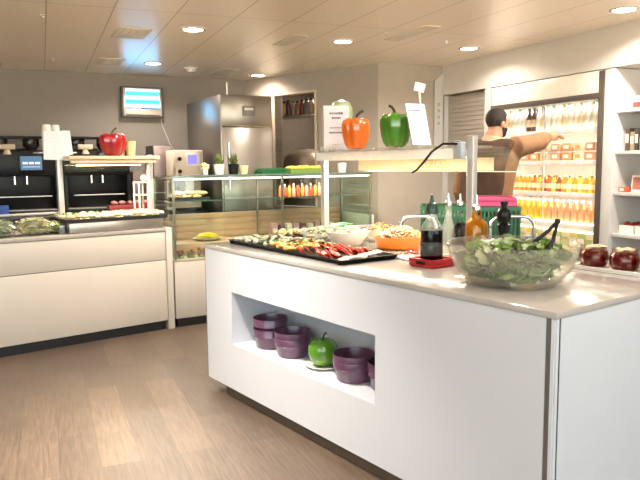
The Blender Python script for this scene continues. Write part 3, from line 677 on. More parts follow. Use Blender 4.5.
# ------------------------------------------------------------------ sneeze guard over the island
GY0, GY1 = 1.04, 2.32
t = thing('sneeze_guard', 'sneeze guard with curved glass and two posts on white island carrying orange and green peppers', 'sneeze guard', ISL(.78, 0, IZ), ISL.a)
for y in (GY0, GY1):
    g = G(); g.b2(-.019, .019, y-.022, y+.022, .006, .645 if y < 1.5 else .62, .004); o = g.obj('post', M_alu, t)
    G().b2(-.055, .055, y-.055, y+.055, .0, .008, .002).obj('foot_plate', M_alu, o)
M_shelf = glassmat('shelf_glass', '#eef2f0', .05, 1.5, haze=.25, hazec='#efe8dc')
g = G(); g.b2(-.06, .20, GY0+.03, GY1+.01, .582, .596, .002); g.obj('shelf', M_shelf, t)
g = G(); g.b2(-.062, -.056, GY0+.03, GY1+.01, .526, .581, .001); g.obj('fascia', glassmat('fascia_glass', '#eef2f4', .08, 1.5, haze=.9, hazec='#ffffff'), t)
g = G()
pr = [(.2+.19*math.sin(a), .45+.142*math.cos(a)) for a in [i*R(90)/10 for i in range(11)]]
g.sheet(lambda u, v: Vector((pr[min(10, round(u*10))][0], GY0-.02+(GY1-GY0+.06)*v, pr[min(10, round(u*10))][1])), 10, 1)
g.obj('curved_glass', glassmat('curved_glass', '#f1f3ee', .03, 1.5, haze=.05, hazec='#fff3d8'), t)
g = G(); g.tube([(.39, GY0-.02, .452), (.39, GY1+.04, .452)], .003, 6); g.obj('glass_edge', mat('edge_pale', '#e7e0d2', .2), t)
g = G(); g.b2(.0, .06, GY0+.06, GY1-.03, .537, .575, .004); lp = g.obj('lamp_housing', mat('lamp_cream', '#e6d7bb', .4), t)
G().b2(.01, .05, GY0+.08, GY1-.05, .531, .537).obj('lamp_tube', M_warm, lp)
# added cream strip with lettering, painting the lamp's reflection in the curved glass
g = G(); g.b2(.30, .304, GY0+.10, GY1+.0, .458, .533); vb = g.obj('reflection_strip', glassmat('reflection_cream', '#fdf0cf', .2, 1.3, haze=.45, hazec='#fff6e2'), t)
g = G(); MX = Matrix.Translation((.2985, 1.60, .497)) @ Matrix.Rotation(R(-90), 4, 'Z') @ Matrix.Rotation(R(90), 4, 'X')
g.text('VERCO', .072, MX, .0006); g.obj('lettering', mat('letter_olive', '#a89a63', .6), vb, 0)
g = G(); g.b2(-.065, -.02, GY0+.02, GY0+.075, .526, .612, .004); g.obj('bracket', mat('bracket_grey', '#b9c0ca', .4, metal=.3), t)
tag(G().tube([ISL(.70, 1.40, 1.415), ISL(.695, 1.36, 1.43), ISL(.69, 1.30, 1.475), ISL(.69, 1.24, 1.53), ISL(.70, 1.17, 1.568), ISL(.705, 1.10, 1.566), ISL(.73, 1.075, 1.5655)], .0065, 8).obj('lamp_cable', M_black), 'black lamp cable rising in a curve over island guard shelf', 'cable')
t = thing('cable_plug', 'small dark plug lying on island guard shelf by the cable', 'plug', ISL(.76, 1.13, 1.559), ISL.a)
g = G(); g.lathe([(0, -.03), (.011, -.026), (.013, .02), (.007, .035), (0, .036)], (0, 0, .014), 14, Matrix.Rotation(R(90), 4, 'X')); g.obj('plug_body', mat('plug_grey', '#6c6a70', .4), t)
for k in (-.005, .005): G().cyl((k, -.04, .014), .002, .024, 8, 'Y').obj('pin', M_chrome, t)

pepper('pepper_ornament', 'glossy orange bell pepper ornament on island guard shelf beside paper sign', ISL(.735, 1.935, 1.559), .090, .190, M_orange, .4, 5)
pepper('pepper_ornament', 'glossy green bell pepper ornament on island guard shelf', ISL(.735, 1.575, 1.559), .092, .195, M_green, 2.2, 4)
# pale green apple ornament behind the sign
t = thing('apple_ornament', 'pale green apple ornament half hidden behind the left paper sign', 'ornament', ISL(.90, 2.285, 1.559))
G().lathe([(0, .0), (.05, 0), (.04, .012), (.012, .03), (.012, .16), (0, .16)], seg=24).obj('stand', M_ceram, t)
G().lathe([(0, .155), (.035, .157), (.062, .185), (.078, .235), (.077, .28), (.055, .323), (.025, .335), (0, .327)], seg=30).obj('fruit', mat('apple_pale', '#a9b98a', .3, coat=.3), t)
def sign(label, loc, rz, w, h, lean, rows):
    t = thing('table_sign', label, 'sign', loc, rz)
    X = Matrix.Rotation(-lean, 4, 'X')
    g = G(); g.b2(-w/2, w/2, -.03, .05, 0, .004); g.box(X @ Vector((0, 0, h/2)), (w, .006, h), M=X); g.obj('holder', glassmat('acrylic', '#f4f6f8', .04, 1.4, haze=.15), t)
    g = G(); g.box(X @ Vector((0, -.0045, h/2+.003)), (w-.012, .0016, h-.014), M=X); p = g.obj('sheet', M_paper, t)
    for z, ww, hh, m in rows:
        g = G(); r = random.Random(int(z*1000)); x = -ww/2
        while x < ww/2:
            l = min(r.uniform(.3, .8)*hh, ww/2-x); k = r.uniform(.5, 1); g.box(X @ Vector((x+l/2, -.0058, z+k*hh*.1)), (l, .0008, hh*k), M=X); x += l+hh*.16
        g.obj('lettering', m, p, 0)
    return t
sign('white paper sign with blurred print left of the orange pepper ornament', ISL(.76, 2.16, 1.559), R(4), .175, .29, .06,
     [(.235, .09, .018, M_ink2), (.205, .06, .016, M_ink2), (.142, .085, .009, M_ink), (.11, .095, .014, M_ink2), (.035, .05, .004, mat('ink_red', '#b46a62', .7))])
M_hd = mat('ink_violet', '#70406a', .6); M_bl = mat('ink_blue', '#bfc6dc', .7)
sign('white price list sign tilted back, right of the green pepper ornament', ISL(.775, 1.40, 1.559), R(33), .15, .255, .27,
     [(.21, .115, .011, M_hd), (.17, .1, .004, M_bl), (.14, .1, .004, M_bl), (.11, .1, .004, M_bl), (.08, .1, .004, M_bl), (.05, .1, .004, M_bl)])
t = thing('card_clip', 'tall thin clip stand with small white card behind the price list sign', 'card holder', ISL(.87, 1.50, 1.559), R(0))
G().lathe([(0, 0), (.025, 0), (.02, .012), (0, .014)]).obj('base', M_ceram, t)
G().tube([(0, 0, .01), (-.002, 0, .18), (-.012, 0, .32)], .006, 8).obj('rod', mat('rod_cream', '#dcd2bd', .4), t)
G().box((-.012, -.004, .345), (.06, .003, .05), M=Matrix.Rotation(.25, 4, 'Y')).obj('card', M_paper, t)
t = thing('wall_banner', 'narrow white vertical board with grey letters on pillar wall', 'sign', PIL(.742, -.012, 1.62), PIL.a)
g = G(); g.prism([(-.055, 0), (.055, 0), (.055, .86), (-.055, .76)], 0, .012, Matrix.Rotation(R(90), 4, 'X')); g.obj('board', M_white, t)
g = G(); g.bm.free(); g.bm = bmesh.new()
for i, z in enumerate((.50, .43, .36, .29)): g.lathe([(.009, 0), (.016, 0), (.016, .001), (.009, .001), (.009, 0)], (.0, -.0125, z), 14, Matrix.Rotation(R(90), 4, 'X'))
g.obj('lettering', M_ink, t)
# ------------------------------------------------------------------ food on the island
def tray(name, label, x, y, w, l, rz=0, hgt=.026, m=None):
    t = thing(name, label, 'tray', ISL(x, y, IZ+.0005), ISL.a+rz)
    g = G(); g.b2(-w/2+.02, w/2-.02, -l/2+.02, l/2-.02, 0, .006)
    for sx in (-1, 1):
        g.prism([(0, .0), (.02, hgt), (.032, hgt), (.032, hgt-.004), (.024, hgt-.004), (.005, 0)], -l/2, l/2, Matrix.Translation((sx*(w/2-.02), 0, 0)) @ Matrix.Scale(sx, 4, (1, 0, 0)) @ Matrix.Rotation(R(90), 4, 'X'))
    for sy in (-1, 1):
        g.prism([(0, .0), (.02, hgt), (.032, hgt), (.032, hgt-.004), (.024, hgt-.004), (.005, 0)], -w/2-.012, w/2+.012, Matrix.Translation((0, sy*(l/2-.02), 0)) @ Matrix.Scale(sy, 4, (0, 1, 0)) @ Matrix.Rotation(R(90), 4, 'Z') @ Matrix.Rotation(R(90), 4, 'X'))
    g.obj('tray_body', m or M_black, t); return t
TX, TY, TR = .295, 1.875, R(-2)
tray('serving_tray', 'long black serving tray of salads along the near island edge', TX, TY, .36, 1.20, TR)
TF = Frame(ISL(TX, TY).x, ISL(TX, TY).y, ISL.a+TR)
M_moz = islandmat('mozzarella', ['#d9d2bf', '#cfc6ae', '#e3dccb'], .35, coat=.2)
M_ow = islandmat('orange_wedge', ['#e58f2c', '#efb04a', '#d97a1c', '#f0c56a'], .35, coat=.3)
M_tm = islandmat('tomato_slice', ['#c4241a', '#d6402a', '#b01c16', '#de5a3c'], .25, coat=.5)
M_hm = islandmat('herbs_mixed', ['#4f7a2b', '#7b9a45', '#37601f', '#a2b36a'], .5)
for i in range(44):
    x, y = rnd.uniform(-.15, .15), rnd.uniform(.20, .58)
    g = G(); g.blob((0, 0, 0), (.020, .018, .016), 2, .25, 3, i)
    tag(g.obj('mozzarella_ball', M_moz, loc=TF(x, y, IZ+.02+rnd.uniform(0, .02)), rz=rnd.uniform(0, 6)), 'white cheese piece at the far left end of the long black tray', 'cheese', 'white cheese pieces on the long tray')
g = G()
for i in range(90):
    c = Vector((rnd.uniform(-.15, .15), rnd.uniform(-.1, .57), .03+rnd.uniform(0, .022))); Mx = Matrix.Translation(c) @ Matrix.Rotation(rnd.uniform(0, 6), 4, 'Z') @ Matrix.Rotation(rnd.uniform(-.6, .6), 4, 'X')
    g.sheet(lambda u, v: Mx @ Vector(((u-.5)*.04, (v-.5)*.02*math.sin(.2+2.8*u), .005*math.sin(u*6))), 4, 2)
tag(g.obj('herb_garnish', M_hm, loc=TF(0, 0, IZ), rz=TF.a), 'green herb leaves strewn over the long black tray', 'herbs', kind='stuff')
for i in range(26):
    x, y = rnd.uniform(-.16, .16), rnd.uniform(-.17, .24)
    g = G(); g.loft([(.034*math.cos(a), .034*math.sin(a), .012) for a in [R(q) for q in (15, 45, 90, 135, 165)]], [(.004, .004), (.013, .012), (.017, .014), (.013, .012), (.004, .004)], 8)
    tag(g.obj('orange_wedge', M_ow, loc=TF(x, y, IZ+.012+rnd.uniform(0, .016)), rz=rnd.uniform(0, 6)), 'orange roasted squash wedge on middle of the long black tray', 'squash', 'orange wedges on the long tray')
for i in range(36):
    x, y = rnd.uniform(-.16, .12), -.16-rnd.random()*.33
    g = G(); g.lathe([(0, -.004), (.030, -.004), (.033, 0), (.030, .004), (0, .004)], seg=18, M=Matrix.Rotation(rnd.uniform(.3, .9), 4, 'X'))
    tag(g.obj('tomato_slice', M_tm, loc=TF(x, y, IZ+.028+rnd.uniform(0, .014)), rz=rnd.uniform(-.5, .5)+1.57), 'red tomato slice near the right end of the long black tray', 'tomato', 'tomato slices on the long tray')
for i in range(7):
    g = G(); g.blob((0, 0, 0), (.05, .03, .008), 2, .25, 2, i)
    tag(g.obj('bread_slice', islandmat('pale_bread', ['#e9d3ae', '#f1e5cf']), loc=TF(-.12+i*.04, -.53+rnd.uniform(-.02, .02), IZ+.018+.003*i), rz=rnd.uniform(0, 3)), 'pale flat slice at the right end of the long black tray', 'bread', 'pale slices on the long tray')
# second tray behind
tray('serving_tray', 'shorter black tray with white heaps behind long tray at island far end', .745, 2.475, .50, .20, 0)
for i in range(40):
    x, y = .745+rnd.uniform(-.06, .20), 2.475+rnd.uniform(-.06, .06)
    g = G(); g.blob((0, 0, 0), (.024, .02, .017), 2, .3, 3, i)
    tag(g.obj('egg_piece', M_moz, loc=ISL(x, y, IZ+.02+rnd.uniform(0, .022)), rz=rnd.uniform(0, 6)), 'white egg piece on the shorter black tray at island far end', 'egg', 'white egg pieces on the shorter tray')
for i in range(9):
    x, y = .54+(i % 3)*.05, 2.43+(i//3)*.045
    g = G(); g.loft([(.045*math.cos(a), .02*math.sin(a), .02*math.sin(a)) for a in [R(q) for q in (0, 45, 90, 135, 180)]], [(.008, .006), (.02, .013), (.024, .014), (.02, .013), (.008, .006)], 8)
    tag(g.obj('wrap_roll', [islandmat('wrap_tan', ['#d9a35c', '#e3bd84']), islandmat('wrap_green', ['#b9c48a', '#cfd6a8'])][i % 2], loc=ISL(x, y, IZ+.02+.012*(i % 2)), rz=rnd.uniform(0, 3)), ['small tan wrap at near end of the shorter black tray', 'small pale green wrap at near end of the shorter black tray'][i % 2], 'wrap', ['tan wraps on the shorter tray', 'green wraps on the shorter tray'][i % 2])
tag(G().tube([ISL(.60, 2.43, IZ+.06), ISL(.585, 2.37, IZ+.052), ISL(.575, 2.31, IZ+.045)], [(.004, .004), (.004, .004), (.012, .004)], 10).obj('serving_spoon', M_chrome), 'steel serving spoon resting on rim of the shorter black tray', 'spoon')

def dish(name, label, x, y, prof, m, seg=40, sx=1, sy=1, rz=0):
    t = thing(name, label, 'bowl', ISL(x, y, IZ+.0005), ISL.a+rz); G().lathe(prof, seg=seg, sx=sx, sy=sy).obj('bowl_body', m, t); return t
dish('salad_bowl', 'round white bowl heaped with pasta salad behind the tomato slices', .665, 1.93, [(0, 0), (.08, 0), (.127, .06), (.14, .085), (.136, .086), (.123, .062), (.076, .006), (0, .006)], M_ceram)
def heap(name, label, x, y, z, r, h, cols, n, seed, size=(.018, .012, .009), sx=1, sy=1):
    g = G(); q = random.Random(seed)
    g.lathe([(0, h*.75), (r*.5, h*.6), (r*.85, h*.15), (r*.8, -.01), (0, -.01)], seg=20, sx=sx, sy=sy)
    for i in range(n):
        a = q.uniform(0, 6.28); k = q.random()**.5; zz = h*(1-k**2)*.8+q.uniform(-.002, .01)
        g.blob((r*k*.92*math.cos(a)*sx, r*k*.92*math.sin(a)*sy, zz), [s*q.uniform(.7, 1.3) for s in size], 1, .3, 3, i, Matrix.Rotation(q.uniform(0, 3), 4, 'Z') @ Matrix.Rotation(q.uniform(-.7, .7), 4, 'X'))
    return tag(g.obj(name, islandmat(name+'_mix', cols, .4, coat=.25), loc=ISL(x, y, z), rz=ISL.a), label, 'salad', kind='stuff')
heap('pasta_salad', 'cream pasta salad heaped in the round white bowl', .665, 1.93, IZ+.06, .127, .055, ['#efe2bf', '#e6d09a', '#f3ecd8', '#d9c27e', '#f0e6c8'], 170, 1)
for i in range(7):
    g = G(); g.loft([(-.06, 0, 0), (-.03, .006, .004), (.03, .006, .004), (.06, 0, 0)], [(.004, .003), (.014, .005), (.014, .005), (.004, .003)], 8)
    tag(g.obj('cucumber_strip', mat('cucumber', '#4f9a6c', .35, var=.2), loc=ISL(.615+.02*i, 1.99+.012*i-.03*(i % 2), IZ+.125-.004*abs(i-3)), rz=ISL.a+rnd.uniform(-.4, .4)), 'green cucumber strip on top of the pasta salad', 'cucumber', 'cucumber strips on the pasta salad')
dish('salad_bowl', 'bright orange oval bowl with mixed salad next to pasta bowl', .80, 1.60, [(0, 0), (.135, 0), (.15, .012), (.163, .07), (.166, .074), (.159, .074), (.146, .016), (0, .008)], mat('orange_dish', '#ea7f1e', .3, coat=.3), 44, 1.0, .92)
heap('grain_salad', 'mixed pale salad with red and green bits heaped in the orange bowl', .80, 1.60, IZ+.06, .148, .075, ['#efe4c0', '#d8b04a', '#f5efdd', '#7f9a48', '#c6532e', '#ead79a', '#f2ead2'], 230, 4, (.02, .012, .008), 1.0, .92)
dish('salad_bowl', 'low clear bowl with leafy salad between pasta bowl and shorter tray', .66, 2.22, [(0, 0), (.08, 0), (.125, .05), (.13, .06), (.125, .06), (.078, .006), (0, .006)], glassmat('clear_bowl', '#eef3f0', .05, 1.45, haze=.15))
heap('leaf_salad', 'pale green and white leaf salad in the low clear bowl', .66, 2.22, IZ+.03, .11, .07, ['#c9cda6', '#8c9c5c', '#eceadb', '#d8d3b0', '#a65f3d'], 120, 9, (.024, .014, .004))
dish('salad_bowl', 'small dark bowl with red vegetables behind the orange bowl', .95, 1.93, [(0, 0), (.08, 0), (.12, .07), (.125, .08), (.12, .08), (.078, .006), (0, .006)], M_ceram)
heap('beet_salad', 'red and yellow vegetable heap in the bowl behind the orange bowl', .95, 1.93, IZ+.06, .11, .06, ['#c23a22', '#df8a3a', '#b32a1e', '#e9cf8e', '#86a050'], 100, 12)
t = thing('serving_plate', 'white rectangular plate with red bits beside the red bottle caddy', 'plate', ISL(.575, 1.245, IZ+.0005), ISL.a-.15)
g = G(); g.b2(-.12, .12, -.10, .10, 0, .012, .005); g.obj('plate', M_ceram, t)
for i in range(26):
    g = G(); g.blob((0, 0, 0), (.013, .011, .008), 1, .3, 3, i)
    tag(g.obj('beet_cube', M_tm, loc=ISL(.59+rnd.uniform(-.07, .08), 1.27+rnd.uniform(-.05, .06), IZ+.02+rnd.uniform(0, .008)), rz=rnd.uniform(0, 6)), 'small red cube on the white rectangular plate', 'beetroot', 'red cubes on the white plate')

# bottles, caddy, mill
def bottle(label, x, y, prof, mglass, liquid, mliq, spout, mcap=None, z=IZ+.0005, k=1., kr=1.):
    prof, liquid, spout = [[(r*kr, h*k) for r, h in a] for a in (prof, liquid, spout)]
    t = thing('dressing_bottle', label, 'bottle', ISL(x, y, z))
    G().lathe(prof, seg=28).obj('glass_body', mglass, t)
    G().lathe(liquid, seg=24).obj('liquid', mliq, t)
    zt = prof[-1][1]
    g = G(); g.lathe(spout, seg=16); g.obj('pourer', mcap or M_chrome, t)
    return t
M_bg = glassmat('bottle_glass', '#f4f8f6', .04, 1.28)
M_frost = glassmat('bottle_frosted', '#f4f8f6', .06, 1.45, haze=.14)
M_vin = mat('vinegar', '#0a0606', .2)
M_vin.node_tree.nodes['Principled BSDF'].inputs['Specular IOR Level'].default_value = .2
M_oil = mat('oil', '#b9860f', .1, coat=1, var=.1)
P1 = [(0, .0), (.052, 0), (.056, .008), (.056, .16), (.0555, .162)]
t = thing('bottle_caddy', 'red plastic caddy holding the large vinegar bottle', 'caddy', ISL(.425, .985, IZ+.0005), ISL.a)
M_redp = mat('caddy_red', '#a8141f', .35, coat=.2)
g = G(); g.b2(-.075, .085, -.085, .085, 0, .02, .008); g.b2(-.075, -.066, -.085, .085, .02, .042, .003); g.b2(.076, .085, -.085, .085, .02, .042, .003); g.b2(-.066, .076, -.085, -.076, .02, .042, .003); g.b2(-.066, .076, .076, .085, .02, .042, .003); g.obj('caddy_body', M_redp, t)
G().b2(-.0765, -.075, -.03, .03, .014, .03).obj('grip_hole', M_black, t)
b = bottle('large vinegar bottle with dark green cap in the red caddy', .425, .985, P1, M_bg, [(0, .003), (.052, .003), (.0535, .01), (.0535, .158), (0, .159)], M_vin, [(.0, .238), (.03, .238), (.031, .262), (.025, .285), (.02, .29), (.012, .292), (.008, .31), (.005, .332), (0, .334)], mat('cap_green', '#1f3a30', .4), IZ+.021)
G().lathe([(.0555, .1625), (.05, .175), (.03, .21), (.025, .23), (.025, .245)], seg=28).obj('shoulder', M_frost, b)
g = G(); g.lathe([(.0562, .035), (.057, .036), (.057, .1), (.0562, .101)], seg=28); g.obj('band', glassmat('band_clear', '#dfe4e2', .1, 1.4, haze=.08), b)
o = G(); o.lathe([(.018, 0), (.022, 0), (.022, .0015), (0, .0015)], (-.0578, 0, .06), 20, Matrix.Rotation(R(-90), 4, 'Y') @ Matrix.Rotation(0, 4, 'Z')); o.obj('round_emblem', M_ceram, b)
P2 = [(0, 0), (.04, 0), (.043, .006), (.043, .12), (.035, .155), (.018, .2), (.0145, .255), (.0165, .258), (.0165, .268)]
SP = [(0, .262), (.018, .262), (.018, .278), (.008, .284), (.004, .315), (0, .316)]
bottle('clear glass cruet bottle with long neck beside vinegar bottle', .62, 1.055, P2, M_frost, [(0, .003), (.039, .003), (.0405, .008), (.0405, .03), (0, .031)], mat('pale_dressing', '#c7b59a', .2), SP, k=1.1)
b = bottle('dark dressing bottle with pale label in front of the guard post', .67, 1.02, P2, M_bg, [(0, .003), (.039, .003), (.0405, .008), (.0405, .13), (.033, .155), (.02, .18), (0, .182)], M_vin, SP, k=1.1)
g = G(); g.lathe([(.0435, .05), (.0437, .05), (.0437, .085), (.0435, .085)], seg=28); g.obj('label_band', mat('label_lilac', '#b9b3c6', .6), b)
P4 = [(0, 0), (.046, 0), (.05, .006), (.05, .155), (.044, .178), (.024, .192), (.02, .215), (.018, .225), (.018, .235)]
b = bottle('golden oil bottle directly in front of the guard post', .62, .87, P4, glassmat('oil_glass', '#f0d68a', .03, 1.5), [(0, .003), (.046, .003), (.048, .008), (.048, .15), (.042, .174), (.022, .188), (.018, .205), (0, .206)], M_oil, [(0, .228), (.02, .228), (.02, .245), (.008, .25), (.004, .29), (0, .291)], k=1.2, kr=1.12)
t = thing('pepper_mill', 'tall black turned pepper mill behind the large salad bowl', 'pepper mill', ISL(.62, .705, IZ+.0005))
t.scale = (1.1, 1.1, 1.2)
G().lathe([(0, 0), (.034, 0), (.036, .012), (.036, .05), (.03, .058), (.032, .07), (.024, .11), (.02, .14), (.026, .168), (.028, .176), (.02, .182), (0, .182)], seg=28).obj('body', M_black, t)
G().lathe([(0, .182), (.02, .184), (.03, .2), (.031, .22), (.024, .236), (.013, .242), (.012, .25), (.016, .258), (.014, .268), (0, .272)], seg=28).obj('head', M_black, t)

# big frosted salad bowl
BX, BY = .335, .437
t = thing('salad_bowl', 'large frosted clear plastic salad bowl at the near end of island', 'bowl', ISL(BX, BY, IZ+.0005))
prof = [(0, .0), (.15, 0), (.17, .004), (.203, .024), (.232, .06), (.254, .105), (.267, .148), (.272, .168), (.276, .171), (.272, .174), (.268, .171), (.262, .148), (.249, .105), (.227, .062), (.198, .029), (.166, .009), (0, .006)]
G().lathe(prof, seg=64).obj('bowl_body', glassmat('frosted_plastic', '#f6f6f1', .12, 1.42, haze=.085, hazec='#f8f4ec'), t)
g = G(); q = random.Random(11)
def rad(z): return .16+.115*min(1, max(0, z/.2))**.6
for i in range(430):
    z = q.uniform(.03, .15); a = q.uniform(0, 6.28); rr = (rad(z)-.045)*q.random()**.45
    if z > .13: rr *= .9
    z += .03*max(0, 1-rr/.2)*(z/.15)
    s = q.uniform(.025, .05)
    Mx = Matrix.Translation((rr*math.cos(a), rr*math.sin(a), z)) @ Matrix.Rotation(q.uniform(0, 6), 4, 'Z') @ Matrix.Rotation(q.uniform(-1.1, 1.1), 4, 'X')
    ph = q.uniform(0, 6)
    g.sheet(lambda u, v: Mx @ Vector(((u-.5)*s*1.7, (v-.5)*s*(.5+math.sin(.3+2.6*u)), .010*math.sin(v*8+ph)*abs(v-.5)*2+.018*(u-.5)**2/s*.05+.006*math.sin(u*7+ph))), 5, 5)
lt = g.obj('lettuce', islandmat('lettuce_leaves', ['#5a7c2a', '#93ae58', '#b9ca80', '#48682a', '#7a9a44', '#d3dab0', '#86a44e'], .4, coat=.2, mul=.12), loc=ISL(BX, BY, IZ+.004))
tag(lt, 'green lettuce leaves filling the large frosted salad bowl', 'lettuce', kind='stuff')
t = thing('salad_tongs', 'black plastic tongs standing in the lettuce of the large bowl', 'tongs', ISL(.40, .36, IZ+.125), 0)
def arm(p):
    g = G(); g.loft(p, [(.007, .004), (.008, .004), (.008, .004), (.012, .004), (.018, .004)], 10, (0, 1, 0)); return g
ap = Vector((.085, .02, .135))
arm([ap, (.045, .0, .10), (.0, -.01, .066), (-.05, -.02, .03), (-.09, -.03, .0)]).obj('upper_arm', M_black, t)
arm([ap, (.07, -.005, .10), (.052, -.03, .065), (.03, -.05, .03), (.01, -.065, .0)]).obj('lower_arm', M_black, t)
g = G(); g.blob(ap, (.014, .012, .012), 2, 0); g.obj('hinge', M_black, t)

# jam bowls on a white tray
t = thing('jar_tray', 'white rectangular tray carrying dark red jars at the island far edge', 'tray', ISL(.975, .22, IZ+.0005), ISL.a)
g = G(); g.b2(-.10, .11, -.205, .29, 0, .008, .002); g.b2(-.10, -.092, -.205, .29, .008, .018, .002); g.b2(.102, .11, -.205, .29, .008, .018, .002); g.b2(-.092, .102, .282, .29, .008, .018); g.b2(-.092, .102, -.205, -.197, .008, .018); g.obj('tray_body', M_ceram, t)
M_jam = mat('jam_red', '#560c12', .2, coat=.6, var=.15)
M_jg = glassmat('jam_glass', '#eed8d0', .05, 1.3)
for i, (y, lb) in enumerate(((.455, 'dark red dessert jar on the white tray closest to salad bowl'), (.302, 'dark red dessert jar in the middle of white tray at right'), (.145, 'dark red dessert jar cut by right picture edge on white tray'))):
    t = thing('dessert_jar', lb, 'jar', ISL(.985, y, IZ+.009), 0, 'dark red jars on the white tray')
    G().lathe([(0, .0), (.052, 0), (.062, .012), (.066, .045), (.06, .07), (.05, .078), (0, .078)], seg=32).obj('filling', M_jam, t)
    G().lathe([(.0525, .0), (.0635, .012), (.0675, .045), (.0615, .071), (.055, .08), (.057, .092), (.06, .094)], seg=32).obj('glass', M_jg, t)
    g = G()
    for k in range(14): g.blob((rnd.uniform(-.042, .042), rnd.uniform(-.042, .042), .09), (.016, .014, .008), 1, .3, 3, k)
    g.obj('topping', islandmat('cream_topping', ['#d9c48c', '#e8dcae', '#b98f4e']), t)
# ------------------------------------------------------------------ open drinks fridge
FX0, FX1 = .865, 2.225
M_fw = mat('fridge_white', '#f1efea', .4, var=.01)
M_fs = mat('fridge_shelf_white', '#e9e6df', .35, var=.01)
M_rail = mat('fridge_dark_rail', '#5a524b', .4, metal=.3)
t = thing('open_fridge', 'brightly lit open drinks fridge with five white shelves', 'fridge', FRG(0, 0), FRG.a)
g = G(); g.b2(FX0, FX1+.005, .66, .72, .2, 2.2); g.b2(FX0-.005, FX0+.01, .02, .66, .2, 2.2); g.b2(FX1-.01, FX1+.005, .02, .66, .2, 2.2); g.b2(FX0+.01, FX1-.01, .02, .66, 2.03, 2.2); g.b2(FX0+.01, FX1-.01, -.02, .66, .05, .45)
g.obj('cabinet', M_fw, t)
G().b2(FX0-.005, FX1+.03, -.012, .02, 2.035, 2.215, .004).obj('top_fascia', mat('fascia_bright', '#e8e0d2', .3), t)
G().b2(FX0-.005, FX1+.03, -.03, .03, 1.985, 2.033, .004).obj('dark_rail', M_rail, t)
G().b2(FX1+.006, FX1+.055, -.02, .02, .2, 2.21, .003).obj('dark_edge', mat('edge_dark', '#4d463f', .4), t)
SH = [1.755, 1.475, 1.187, .908, .66]
for i, z in enumerate(SH):
    g = G(); g.b2(FX0+.012, FX1-.012, .06, .655, z-.022, z-.004); s = g.obj('shelf', M_fs, t)
    o = G(); o.b2(FX0+.012, FX1-.012, .046, .06, z-.042, z+.0, .002); o.obj('price_rail', mat('price_rail', '#d8d2c6', .4), s)
    for k in range(7):
        x = FX0+.1+k*.19+.03*(i % 2)
        o = G(); o.b2(x, x+.07, .0425, .046, z-.038, z-.004); o.obj('price_card', M_paper, s)
    if i:
        o = G(); o.b2(FX0+.05, FX1-.05, .075, .095, z+.25 if z+.25 < 1.7 else z+.248, z+.258); 
        o.obj('light_strip', emitmat('fridge_led', '#fff3df', 4), s)
G().b2(FX0+.05, FX1-.05, .05, .08, 2.018, 2.028).obj('light_strip', emitmat('fridge_led_top', '#fff3df', 4), t)
G().b2(1.54-.006, 1.54+.006, .05, .065, .45, 1.98).obj('divider_post', M_alu, t)
# products
def P(name, label, grp, cat, x, y, z, build):
    t = thing(name, label, cat, FRG(x, y, z+.001), FRG.a, grp); build(t); return t
_mc = {}
def cm(h, r=.3, coat=.3):
    if h not in _mc: _mc[h] = mat('pack_'+h[1:], h, r, coat=coat)
    return _mc[h]
protos = {}
def put(key, name, label, grp, cat, x, y, z, build, rz=None):
    if key not in protos: protos[key] = P(name, label, grp, cat, x, y, z, build)
    else: dup(protos[key], FRG(x, y, z+.001), FRG.a if rz is None else rz)
def bot(r, h, c, cap, lab=None):
    def f(t):
        G().lathe([(0, 0), (r*.95, 0), (r, r*.15), (r, h*.6), (r*.42, h*.82), (r*.42, h*.92), (0, h*.92)], seg=14).obj('bottle_body', cm(c), t)
        G().lathe([(r*.48, h*.9), (r*.48, h), (0, h)], seg=12).obj('cap', cm(cap), t)
        if lab: G().lathe([(r*1.01, h*.2), (r*1.015, h*.21), (r*1.015, h*.5), (r*1.01, h*.51)], seg=14).obj('label_band', cm(lab), t)
    return f
def carton(w, d, h, c, c2):
    def f(t):
        G().b2(-w/2, w/2, -d/2, d/2, 0, h, .004).obj('carton_body', cm(c), t)
        G().b2(-w/2+.006, w/2-.006, -d/2-.001, -d/2, h*.25, h*.7).obj('print_panel', cm(c2), t)
    return f
def pack(w, d, h, c, c2):
    def f(t):
        G().b2(-w/2, w/2, -d/2, d/2, 0, h, .012).obj('food_filling', cm(c, .5), t)
        G().b2(-w/2-.002, w/2+.002, -d/2-.002, d/2+.002, h, h+.006, .002).obj('lid', cm('#efe9df'), t)
        G().b2(-w*.25, w*.25, -d/2-.003, -d/2-.001, h*.3, h*.75).obj('pack_label', cm(c2), t)
    return f
W = FX1-FX0
kinds = [('white', '#f2efe8', '#c9cdd2', '#e7e1d0'), ('cream', '#eee3cb', '#b98f5a', '#e5c99b'), ('green capped', '#f0efe6', '#6f8f5a', '#dfe5d0'), ('dark', '#4a2f22', '#3a2a22', '#d8c5a8')]
n = 19
for i in range(n):
    k = 3 if i in (5, 6) else [0, 1, 0, 2, 0, 1, 0][i % 7]; kn, c, cap, lab = kinds[k]
    for j in range(2):
        put('top%d' % k, 'milk_bottle', '%s tall bottle standing on the highest fridge shelf' % kn, kn+' bottles on the highest fridge shelf', 'bottle', FX0+.06+i*(W-.1)/n, .13+.1*j, SH[0], bot(.030, .225, c, cap, lab))
cols = [('tan', '#c9955c', '#efe4cf'), ('pale', '#e6d4b0', '#d7a05a'), ('rosy', '#d49a78', '#efe6da')]
for i in range(9):
    k = i % 3; kn, c, c2 = cols[k]
    for j in range(2):
        put('sw%d' % k, 'sandwich_pack', '%s sandwich pack on the fridge shelf below the tall bottles' % kn, kn+' sandwich packs in the fridge', 'food pack', FX0+.1+i*(W-.12)/9, .14, SH[1]+.001+j*.083, pack(.115, .12, .07, c, c2))
